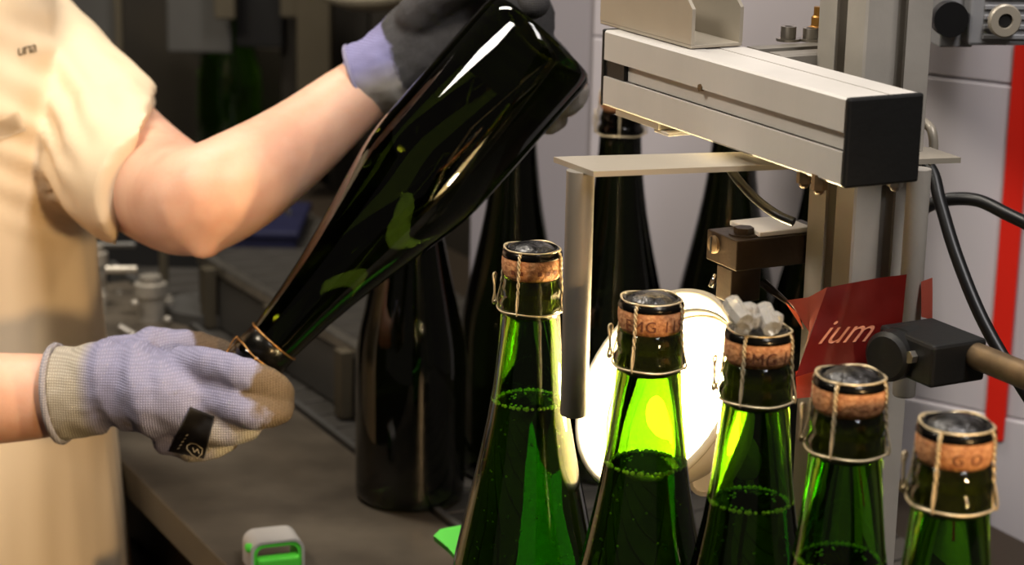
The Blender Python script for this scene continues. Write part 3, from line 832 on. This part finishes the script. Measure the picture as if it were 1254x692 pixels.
# motor housing, top right
mo = empty('motor_housing', P(1200, 30, 1.33), 'grey ribbed housing with a round screw in the top right corner', 'motor')
mz = P(1185, 56, 1.33)
fx = V3((math.cos(R(8)), math.sin(R(8)), 0)); fy = V3((-fx.y, fx.x, 0))
b = MB(); b.corner_box(mz, fx, fy, ZAX, .14, .36, .12, .002); b.build('housing', 'motor_grey', mo)
for i in range(9):
    b = MB(); b.corner_box(mz + fx * .009 - fy * .0016 + ZAX * (.004 + .0062 * i), fx, fy, ZAX, .11, .002, .0032, .0006); b.build('rib', 'motor_grey', mo)
b = MB(); q = P(1229, 25, 1.322); b.lathe([(.0, .0), (.0105, 0), (.0105, .003), (.0095, .004), (.0048, .004), (.0042, .001), (0, .001)], 28, q - fy * .0, -fy); s_ = b.build('screw', 'sheet', mo, True, ang=40)
b = MB(); b.lathe([(0, .0), (.0042, 0), (.0042, .0014), (0, .0014)], 6, q - fy * .0012, -fy); b.build('hex_socket', 'void', s_)
b = MB(); b.corner_box(P(1150, 58, 1.34), fx, fy, ZAX, .022, .07, .075, .001); b.build('side_plate', 'motor_grey', mo)
b = MB(); q = P(1160, 22, 1.33); b.lathe([(0, 0), (.0075, 0), (.010, .001), (.0112, .004), (.0112, .012), (0, .012)], 28, q + fy * .004, -fy); b.build('rubber_knob', 'rubber', mo, True, ang=40)
b = MB(); b.lathe([(0, 0), (.0012, 0), (.0012, .001), (0, .001)], 10, P(1184, 22, 1.329), -fy); b.build('pin', 'void', mo)

# ------------------------------------------------------------------ dim filling machine behind the person
fm_y = 2.75
fm = empty('filling_machine', V3((-.45, fm_y + .2, FLOOR_Z)), 'dark out of focus filling machine behind the raised arm', 'machine')
def ybox(x0, y0, x1, y1, Y, t, m, name, parent, bevel=.003):
    a = ony(x0, y1, Y); c = ony(x1, y0, Y)
    b = MB(); b.corner_box(V3((a.x, Y, a.z)), V3((1, 0, 0)), V3((0, 1, 0)), ZAX, c.x - a.x, t, c.z - a.z, bevel); return b.build(name, m, parent)
ybox(-60, -90, 600, 420, 3.05, .05, 'mach_dark', 'back_panel', fm)
ybox(92, -60, 146, 130, 2.75, .02, 'mach_grey', 'left_plate', fm)
ybox(141, -60, 147, 75, 2.72, .01, 'mach_mid', 'bright_edge', fm)
ybox(205, -60, 282, 64, 2.80, .02, 'mach_grey', 'hanging_plate', fm)
ybox(262, -60, 287, 24, 2.74, .03, 'mach_mid', 'bracket', fm)
ybox(288, -60, 345, 58, 2.78, .02, 'void', 'opening_shade', fm)  # solid near-black sheet in place of the shade in a gap
ybox(343, -60, 366, 22, 2.74, .03, 'mach_mid', 'bracket', fm)
ybox(345, -60, 364, 210, 2.80, .03, 'mach_dark', 'column', fm)
ybox(364, -60, 405, 210, 2.72, .05, 'mach_mid', 'column', fm)
ybox(405, -60, 452, 240, 2.82, .04, 'mach_dark', 'column', fm)
a = ony(265, 20, 2.7); b = MB(); b.prism([ony(225, 52, 2.93), ony(345, 62, 2.93), ony(395, 200, 2.93), ony(300, 165, 2.93)], V3((0, .02, 0))); b.build('sloping_guard', 'mach_dark', fm)
# a blurred green bottle on its carrier
gb = make = empty('champagne_bottle', (0, 0, 0), 'out of focus green bottle inside the dark machine above the arm', 'bottle')
MB().lathe(OUTER + [(0, .3045)], 32).build('bottle_glass', glass('dim_green_glass', (.38, .66, .16), 1.5), gb, True, ang=50)
gq = ony(283, 205, 2.84); gb.location = gq
b = MB(); b.corner_box(gq + V3((-.07, -.05, -.02)), V3((1, 0, 0)), V3((0, 1, 0)), ZAX, .18, .3, .0195, .002); b.build('bottle_carrier', 'mach_dark', fm)
# bowl shaped lamp at the top
lb = ony(455, -6, 2.6)
b = MB(); b.lathe([(0, -.012), (.03, -.011), (.055, -.002), (.066, .012), (.069, .012), (.058, -.006), (.031, -.016), (0, -.017)], 32, lb)
o = b.build('bowl_shade', 'lamp_white', None, True); tag(o, 'upturned white bowl shade at the top edge above the upper glove', 'lamp')
# low machinery under the arm
st = empty('valve_station', ony(170, 420, 2.2) , 'cluster of blurred chrome cylinders and rods below the elbow', 'machine')
def vcyl(px, py0, py1, wpx, Y, m, name, parent, cap=True):
    t = ony(px, py0, Y); q = ony(px, py1, Y); r = wpx / 2 / F_PX * (Y / math.cos(PITCH)) * .98
    H = t.z - q.z
    b = MB(); b.lathe([(0, 0), (r, 0), (r, H * .72), (r * 1.2, H * .74), (r * 1.2, H * .9), (r * .8, H * .92), (r * .8, H), (0, H)] if cap else [(0, 0), (r, 0), (r, H), (0, H)], 20, V3((t.x, Y, q.z))); return b.build(name, m, parent, True, ang=40)
def hbar(px0, py0, px1, py1, Y, wpx, m, name, parent):
    b = MB(); b.cyl(ony(px0, py0, Y), ony(px1, py1, Y), wpx / 2 / F_PX * Y, 12); return b.build(name, m, parent, True, ang=40)
vcyl(184, 338, 425, 34, 2.10, 'steel_far', 'cylinder', st)
vcyl(116, 300, 395, 26, 2.15, 'steel_far', 'cylinder', st)
vcyl(200, 300, 345, 12, 2.2, 'mach_mid', 'cylinder', st, False)
vcyl(207, 362, 410, 10, 2.12, 'steel_far', 'cylinder', st)
vcyl(125, 355, 410, 10, 2.12, 'steel_far', 'cylinder', st)
vcyl(146, 355, 400, 8, 2.2, 'steel_far', 'cylinder', st)
hbar(118, 300, 166, 300, 2.2, 8, 'mach_grey', 'rod', st)
hbar(130, 330, 168, 330, 2.12, 10, 'steel_far', 'rod', st)
hbar(146, 400, 178, 418, 2.05, 9, 'steel_far', 'rod', st)
hbar(205, 372, 232, 370, 2.15, 10, 'steel_far', 'rod', st)
hbar(160, 385, 200, 385, 2.2, 7, 'mach_dark', 'rod', st)
ybox(96, 270, 245, 430, 2.32, .05, 'void', 'back_plate', st)
ybox(100, 412, 245, 520, 2.12, .2, 'mach_dark', 'base_block', st)
for px, py in ((118, 366), (119, 385), (121, 396), (205, 392), (165, 372)):
    b = MB(); b.ball(ony(px, py, 2.08), .0045, seg=10); b.build('nut', 'steel_far', st, True)
# side rails
rl = empty('guide_rail', ony(300, 400, 2.0), 'blurred pale guide rail beside the conveyor left of the neck', 'rail')
r0 = onz(240, 322, .055); r1 = onz(345, 386, .055)
ru = (r1 - r0).normalized(); rv = V3((-ru.y, ru.x, 0)); rL = (r1 - r0).length + .3
b = MB(); b.corner_box(r0, ru, rv, ZAX, rL, .012, .012, .002); b.build('rail_bar', 'steel', rl)
b = MB(); b.corner_box(r0 + ZAX * -.055 + rv * .002, ru, rv, ZAX, rL, .006, .054, .001); b.build('side_plate', 'mach_grey', rl)
for i in range(3):
    b = MB(); b.corner_box(r0 + ru * (.04 + .16 * i) - rv * .012 - ZAX * .055, ru, rv, ZAX, .016, .012, .062, .001); b.build('rail_post', 'mach_mid', rl)
sb = MB(); q = onz(250, 400, 0); sb.lathe([(0, 0), (.05, 0), (.05, .012), (0, .012)], 32, onz(262, 385, .0)); o = sb.build('round_plate', 'mach_grey', None, True, ang=40); tag(o, 'dim round grey plate by the foot of the guide rail', 'plate')
cr = empty('navy_crate', ony(315, 345, 2.45), 'dark navy crate in the blur between elbow and slanted neck', 'crate')
def yc(x0, y0, x1, y1, Y, t, m, n): return ybox(x0, y0, x1, y1, Y, t, m, n, cr)
yc(268, 290, 362, 352, 2.42, .15, 'navy', 'body'); yc(264, 284, 366, 292, 2.415, .16, 'navy', 'rim')
for (x0, y0, x1, y1, Y, lab) in ((352, 268, 368, 288, None, 'small pale blurred bracket under the forearm beside the slanted bottle'), (384, 402, 402, 420, None, 'small pale blurred block on the conveyor right of the slanted neck')):
    Y = Y or onz(x0, y1, -.002).y
    a = ony(x0, y1, Y); c = ony(x1, y0, Y); b = MB()
    b.corner_box(V3((a.x, Y, a.z)), V3((.9, .43, 0)), V3((-.43, .9, 0)), ZAX, c.x - a.x, .02, c.z - a.z, .003)
    b.corner_box(V3((a.x, Y + .01, a.z)), V3((.9, .43, 0)), V3((-.43, .9, 0)), ZAX, .004, .03, (c.z - a.z) * 1.4, .001)
    o = b.build('bracket', 'steel'); tag(o, lab, 'bracket')

# ------------------------------------------------------------------ the person
YT = 1.63
ax_ = ony(-168, 350, YT)
per = empty('person', V3((ax_.x, YT, FLOOR_Z)), 'person in cream shirt and knitted gloves turning a bottle neck down', 'person')
def ring_loft(mb, rings, seg=36):
    """rings: (centre, rx, ry) stacked upwards"""
    rr = []
    for c, rx, ry in rings:
        rr.append([mb.bm.verts.new(V3(c) + V3((rx * math.copysign(abs(math.cos(q)) ** .85, math.cos(q)), ry * math.copysign(abs(math.sin(q)) ** .85, math.sin(q)), 0)))
                   for q in [2 * math.pi * j / seg for j in range(seg)]])
    for i in range(len(rr) - 1):
        for j in range(seg): mb.face([rr[i][j], rr[i][(j + 1) % seg], rr[i + 1][(j + 1) % seg], rr[i + 1][j]])
    mb.face(rr[0][::-1]); mb.face(rr[-1])
def torso_rings(grow=0.0, z_low=None):
    out = []
    for px, py, ry in ((172, 900, .154), (158, 760, .150), (150, 690, .147), (140, 590, .144), (130, 490, .141), (121, 400, .138), (112, 320, .136), (104, 250, .136), (96, 180, .136), (88, 110, .132)):
        e = ony(px, py, YT); out.append((V3((ax_.x, YT, e.z)), e.x - ax_.x + grow, ry + grow))
    zt = out[-1][0].z
    for dz, rx, ry in ((.045, .158, .108), (.085, .150, .095), (.115, .118, .078), (.135, .078, .066), (.15, .062, .06)):
        out.append((V3((ax_.x, YT + .005, zt + dz)), rx + grow, ry + grow))
    return out
tr = torso_rings()
z_sh = tr[-4][0].z
SH = P(8, 48, 1.70)
arm_pts = [SH, P(64, 108, 1.685), P(138, 186, 1.615), P(205, 236, 1.525), P(246, 244, 1.465), P(305, 215, 1.475), P(370, 170, 1.50), P(436, 116, 1.525), P(475, 90, 1.53)]
arm_r = [.056, .052,   .0465, .0415, .0385, .0360, .0305, .0248, .022]
SR = V3((2 * ax_.x - SH.x, YT + .01, SH.z))
W2 = P(72, 484, 1.415)
arm2 = [SR, SR.lerp(P(-330, 420, 1.47), .5), P(-330, 430, 1.47), P(-240, 470, 1.43), P(-60, 488, 1.41), W2, P(110, 482, 1.412)]
arm2_r = [.054, .050, .044, .041, .033, .0275, .026]
bd = MB()
ring_loft(bd, [(c, rx - .012, ry - .012) for c, rx, ry in tr])
bd.capsule(arm_pts, arm_r, 20); bd.capsule(arm2, arm2_r, 20)
bd.capsule([P(246, 262, 1.46), P(249, 297, 1.455)], [.030, .0135], 18)
nk = V3((ax_.x, YT + .01, z_sh)); hc = nk + V3((.02, -.02, .235))
bd.capsule([nk - ZAX * .02, nk + V3((.005, -.005, .07)), nk + V3((.01, -.01, .14))], [.062, .054, .052], 20)
bd.ball(hc, .074, .094, .112, 24); bd.capsule([hc + V3((.008, -.045, -.06)), hc + V3((.012, -.06, -.085))], [.05, .032], 16)
fdir = V3((.28, -.96, 0)).normalized(); fs = V3((fdir.y * -1, fdir.x, 0))
bd.capsule([hc + fdir * .088 + ZAX * .012, hc + fdir * .105 - ZAX * .022], [.009, .014], 10)
bd.capsule([hc + fdir * .083 - ZAX * .055 - fs * .02, hc + fdir * .092 - ZAX * .056, hc + fdir * .083 - ZAX * .055 + fs * .02], [.006, .008, .006], 10)
for s in (-1, 1): bd.ball(hc + fs * s * .076 + ZAX * -.005 - fdir * .005, .012, .018, .03, 12)
for s in (-1, 1): bd.capsule([V3((ax_.x + s * .09, YT, tr[0][0].z + .03)), V3((ax_.x + s * .10, YT, -.45)), V3((ax_.x + s * .10, YT - .005, FLOOR_Z + .10))], [.085, .06, .042], 18)
body = organic(bd, 'body', 'skin', per, .0055, 5)
for s in (-1, 1):
    MB().ball(hc + fdir * .083 + fs * s * .031 + ZAX * .004, .012, .012, .009, 14).build('eye', 'eye', per, True)
hr = MB(); hr.ball(hc + V3((-.006, .018, .03)) - fdir * .012, .083, .096, .100, 24); hr.capsule([hc - fdir * .05 + ZAX * .01, hc - fdir * .06 - ZAX * .07], [.07, .05], 16)
organic(hr, 'hair', 'hair', per, .006, 3, warp=lambda c: .004 * noise.noise(c * 60))

# shirt with short sleeves
sh = MB()
ring_loft(sh, torso_rings(.004))
sl_n = (P(185, 131, 1.52) - P(150, 272, 1.52)).normalized()
slv = MB(); slv.tube([SH + V3((-.04, 0, .02)), SH, P(64, 108, 1.685), P(100, 146, 1.655), P(138, 186, 1.615), P(172, 214, 1.565), P(205, 236, 1.525)], [.054, .063, .0615, .0590, .0570, .0555, .0545], 32)
bmesh.ops.bisect_plane(slv.bm, geom=slv.bm.verts[:] + slv.bm.edges[:] + slv.bm.faces[:], plane_co=P(186, 132, 1.54), plane_no=(P(150, 274, 1.5) - P(186, 132, 1.54)).cross(P(186, 132, 1.7) - P(172, 190, 1.5)).normalized(), clear_outer=True)
bmesh.ops.holes_fill(slv.bm, edges=[e for e in slv.bm.edges if e.is_boundary], sides=0)
tmp = bpy.data.meshes.new('tmp'); slv.bm.to_mesh(tmp); sh.bm.from_mesh(tmp); bpy.data.meshes.remove(tmp); slv.bm.free()
e2 = SR.lerp(P(-330, 420, 1.47), .5)
sh.tube([SR + V3((.04, 0, .02)), SR, SR.lerp(e2, .6), e2], [.05, .060, .059, .058], 28)
def folds(c):
    k = .0055 * noise.noise(V3((c.x * 17, c.y * 14, c.z * 3.2)))
    k += .0022 * noise.noise(V3((c.x * 46, c.y * 40, c.z * 9)))
    # creases where the sleeve meets the armpit
    d = (c - P(98, 150, 1.61)).length
    if d < .11: k += .0045 * math.sin((c.z * .8 + c.x * .55) * 300) * (1 - d / .11)
    return k
shirt = organic(sh, 'shirt', 'shirt', per, .0048, 4, warp=folds)
bvs = BVHTree.FromObject(shirt, bpy.context.evaluated_depsgraph_get())
me = text_mesh('una', 1.0, .85, .25); conform(me, 32, 60, 20, -14, bvs, ORG[shirt.name], .0012); link_mesh('embroidery', me, 'thread', shirt)
def patch(poly_fn, nu, nv, bvh, origin, lift, thick, m, name, parent, default_d=1.5):
    """a thin piece of cloth lying on a surface: a grid of points dropped on to it, then thickened outwards"""
    bm = bmesh.new(); g = []
    for i in range(nu + 1):
        row = []
        for j in range(nv + 1):
            px, py = poly_fn(i / nu, j / nv); r = ray(px, py).normalized()
            h = bvh.ray_cast(CAM - origin, r)
            p = h[0] if h[0] is not None else (P(px, py, default_d) - origin)
            row.append(bm.verts.new(p - r * lift))
        g.append(row)
    for i in range(nu):
        for j in range(nv): bm.faces.new([g[i][j], g[i + 1][j], g[i + 1][j + 1], g[i][j + 1]])
    bmesh.ops.solidify(bm, geom=bm.faces[:], thickness=thick)
    me = bpy.data.meshes.new(name); bm.to_mesh(me); bm.free(); me.materials.append(M[m])
    for f in me.polygons: f.use_smooth = True
    o = bpy.data.objects.new(name, me); COL.objects.link(o); o.parent = parent; ORG[o.name] = V3(ORG[parent.name]); return o
def quad(a, b_, c, d):
    def f(u, v):
        x = (a[0] * (1 - u) + b_[0] * u) * (1 - v) + (d[0] * (1 - u) + c[0] * u) * v
        y = (a[1] * (1 - u) + b_[1] * u) * (1 - v) + (d[1] * (1 - u) + c[1] * u) * v
        return x, y
    return f
patch(quad((-70, 172), (22, 136), (32, 160), (-66, 196)), 14, 5, bvs, ORG[shirt.name], .0015, .0015, 'shirt', 'pocket_flap', shirt)

# trousers and shoes, below the frame
tz = tr[0][0].z
tm = MB()
for s in (-1, 1): tm.capsule([V3((ax_.x + s * .085, YT, tz + .0)), V3((ax_.x + s * .10, YT, -.45)), V3((ax_.x + s * .10, YT, FLOOR_Z + .07))], [.105, .078, .062], 20)
organic(tm, 'trousers', 'trousers', per, .008, 4)
for s in (-1, 1):
    b = MB(); b.capsule([V3((ax_.x + s * .10, YT + .05, FLOOR_Z + .045)), V3((ax_.x + s * .105, YT - .06, FLOOR_Z + .042)), V3((ax_.x + s * .11, YT - .15, FLOOR_Z + .034))], [.042, .040, .032], 16)
    b.build('shoe', 'shoe', per, True)

# gloves
def paint(o, fn):
    at = o.data.attributes.new('paint', 'FLOAT_COLOR', 'POINT'); org = ORG[o.name]
    for i, v in enumerate(o.data.vertices):
        r, g = fn(v.co + org); at.data[i].color = (r, g, 0, 1)
def pix(p):
    q = p - CAM; d = q.dot(FW); return (PW / 2 + q.dot(RT) / d * F_PX, PH / 2 - q.dot(UP) / d * F_PX, d)
sst = lambda x, a, b: max(0.0, min(1.0, (x - a) / (b - a)))

# lower glove: fist round the cork
gl_ = MB(); NV = V3(UP)
# the palm section is tall along UP and thin towards the camera
gl_.capsule([P(98, 476, 1.408), P(150, 470, 1.405), P(198, 484, 1.402), P(228, 492, 1.404)], [.0290, .0315, .0400, .0375], 26, flat=(UP, [.98, .92, .72, .68]))
fingers = {
    'index': ([P(222, 446, 1.398), P(262, 448, 1.380), P(306, 462, 1.372), P(338, 478, 1.388), P(343, 486, 1.418)], [.0125, .0120, .0112, .0106, .0096]),
    'middle': ([P(226, 484, 1.394), P(270, 492, 1.377), P(312, 506, 1.370), P(341, 503, 1.390), P(343, 497, 1.424)], [.0125, .0115, .0102, .0098, .0092]),
    'ring': ([P(222, 515, 1.394), P(262, 526, 1.382), P(294, 523, 1.384), P(309, 512, 1.404), P(306, 500, 1.432)], [.0122, .0120, .0106, .0100, .0092]),
    'little': ([P(208, 535, 1.404), P(240, 546, 1.394), P(266, 543, 1.398), P(282, 530, 1.414), P(280, 518, 1.436)], [.0118, .0112, .0100, .0092, .0084]),
    'thumb': ([P(140, 446, 1.418), P(188, 428, 1.428), P(232, 428, 1.438), P(268, 434, 1.446), P(294, 448, 1.450)], [.0175, .0150, .0125, .0115, .0100]),
}
for k, (pts, rs) in fingers.items(): gl_.capsule(pts, rs, 16)
# rolled hem of the cuff
c0, cdir = P(72, 482, 1.411), (P(110, 479, 1.408) - P(72, 482, 1.411)).normalized()
gl_.tube([c0, c0 + cdir * .01, c0 + cdir * .03], [.0315, .0305, .0295], 28)
def knit(c): return .0009 * noise.noise(c * 120) + .0014 * noise.noise(V3((c.x * 45, c.y * 20, c.z * 20)))
def knit_low(c):
    al = (c - c0).dot(cdir) + .10 * (c - c0).dot(UP) + .004 * noise.noise(c * 40)
    k = knit(c)
    for m_, a_ in ((.040, .0016), (.052, -.0014), (.062, .0015), (.075, -.0010)): k += a_ * math.exp(-((al - m_) / .0042) ** 2)
    return k
glove = organic(gl_, 'glove', 'glove', per, .0021, 3, warp=knit_low)
tips = [fingers[k][0] for k in fingers]
idx_mid = fingers['index'][0][3]; th_tip = fingers['thumb'][0]
def paint_low(c):
    x, y, d = pix(c)
    coat = 0.0
    for k, lim in (('index', .036), ('middle', .017), ('ring', .02), ('little', .02)):
        for q in fingers[k][0][3:]:
            coat = max(coat, 1 - sst((c - q).length, lim * .55, lim))
    for q in th_tip[3:]: coat = max(coat, 1 - sst((c - q).length, .014, .034))
    along = (c - c0).dot(cdir)
    pale = 0.0
    for k in ('ring', 'little'):
        for q in fingers[k][0][1:]: pale = max(pale, 1 - sst((c - q).length, .010, .018))
    return coat, max(1 - sst(along, .022, .032), pale)
paint(glove, paint_low)
hem = MB(); ha = cdir.orthogonal().normalized(); hb = cdir.cross(ha)
hem.tube([c0 + cdir * .0005 + (ha * math.cos(q) + hb * math.sin(q)) * .0318 for q in [2 * math.pi * i / 40 for i in range(41)]], .0024, 8, False)
hm = hem.build('cuff_hem', 'glove', glove, True); paint(hm, lambda c: (0, .5))
bvg = BVHTree.FromObject(glove, bpy.context.evaluated_depsgraph_get())
lb_ = patch(quad((233, 498), (263, 510), (250, 562), (206, 553)), 14, 14, bvg, ORG[glove.name], .0009, .0006, 'label_black', 'glove_label', glove, 1.39)
bm = bmesh.new()
def strokes(segs, wpx, bvh, origin):
    for pts in segs:
        for (x0, y0), (x1, y1) in zip(pts, pts[1:]):
            n = 3; L = math.hypot(x1 - x0, y1 - y0) or 1; nx, ny = -(y1 - y0) / L * wpx / 2, (x1 - x0) / L * wpx / 2
            prev = None
            for i in range(n + 1):
                t = i / n; cur = []
                for s in (-1, 1):
                    r = ray(x0 + (x1 - x0) * t + nx * s, y0 + (y1 - y0) * t + ny * s).normalized(); h = bvh.ray_cast(CAM - origin, r)
                    p = h[0] if h[0] is not None else P(x0, y0, 1.38) - origin
                    cur.append(bm.verts.new(p - r * .0019))
                if prev: bm.faces.new([prev[0], prev[1], cur[1], cur[0]])
                prev = cur
shield = [(229, 546), (234, 543), (240, 544), (248, 550), (247, 556), (242, 561), (235, 557), (229, 550), (229, 546)]
mark = [[(236, 548), (238, 554), (242, 550), (244, 556)]]
ticks = [[(217 + 2.6 * i, 550 - 4 * i), (220 + 2.6 * i, 548.5 - 4 * i)] for i in range(5)]
ticks2 = [[(253 + 1.5 * i, 555 - 2.5 * i), (257 + 1.5 * i, 553 - 2.5 * i)] for i in range(3)]
circ = [[(222, 560), (226, 557), (228, 561)], [(230, 567), (233, 563), (238, 566), (237, 570)]]
strokes([shield] + mark + ticks + ticks2 + circ, 1.0, bvg, ORG[glove.name])
me = bpy.data.meshes.new('label_print'); bm.to_mesh(me); bm.free(); link_mesh('label_print', me, 'label_ink', glove)

# upper glove: palm behind the base of the bottle
g2 = MB(); cu0 = P(440, 101, 1.527); cud = (P(500, 77, 1.522) - cu0).normalized()
g2.capsule([cu0 + cud * .016, P(490, 74, 1.525), P(535, 42, 1.517), P(590, 22, 1.508), P(625, 28, 1.502)], [.0275, .0290, .0350, .0370, .0330], 24, flat=(FW, [.98, .9, .62, .5, .45]))
g2.tube([cu0, cu0 + cud * .008, cu0 + cud * .024], [.0285, .0278, .0275], 28)
f2 = {
    'index': ([P(590, -4, 1.502), P(627, 30, 1.496), P(660, 74, 1.490), P(688, 104, 1.470), P(702, 112, 1.446)], [.0110, .0102, .0096, .0090, .0076]),
    'middle': ([P(612, 18, 1.506), P(660, 52, 1.496), P(694, 88, 1.484), P(704, 114, 1.462), P(694, 128, 1.440)], [.0118, .0108, .0100, .0096, .0088]),
    'ring': ([P(606, 50, 1.508), P(646, 90, 1.498), P(672, 124, 1.484), P(680, 143, 1.464), P(672, 152, 1.444)], [.0115, .0104, .0098, .0090, .0078]),
    'little': ([P(592, 72, 1.508), P(620, 112, 1.500), P(640, 142, 1.486), P(646, 158, 1.466), P(640, 164, 1.452)], [.0105, .0094, .0086, .0080, .0070]),
    'thumb': ([P(512, 20, 1.505), P(560, -18, 1.485), P(610, -38, 1.462), P(645, -18, 1.440), P(655, 4, 1.428)], [.0160, .0140, .0122, .0112, .0105]),
}
for k, (pts, rs) in f2.items(): g2.capsule(pts, rs, 16)
glove2 = organic(g2, 'glove', 'glove_up', per, .0022, 3, warp=knit)
def paint_up(c):
    along = (c - cu0).dot(cud)
    side_ = (c - cu0 - cud * along).dot(UP)
    for k in ('index', 'middle', 'ring', 'little'):
        if (c - f2[k][0][4]).length < .020: return 0.0, 1.0  # cuff beige on the tips paints in the lamp's light
    return sst(along, .028, .040) * (1.0 if along > .03 else 0.0), (1 - sst(side_, -.012, .004)) * (1 - sst(along, .03, .04))
paint(glove2, paint_up)
hem = MB(); ha = cud.orthogonal().normalized(); hb = cud.cross(ha)
hem.tube([cu0 + cud * .0005 + (ha * math.cos(q) + hb * math.sin(q)) * .0275 for q in [2 * math.pi * i / 40 for i in range(41)]], .0017, 8, False)
hm = hem.build('cuff_hem', 'glove_up', glove2, True); paint(hm, lambda c: (0, .3))
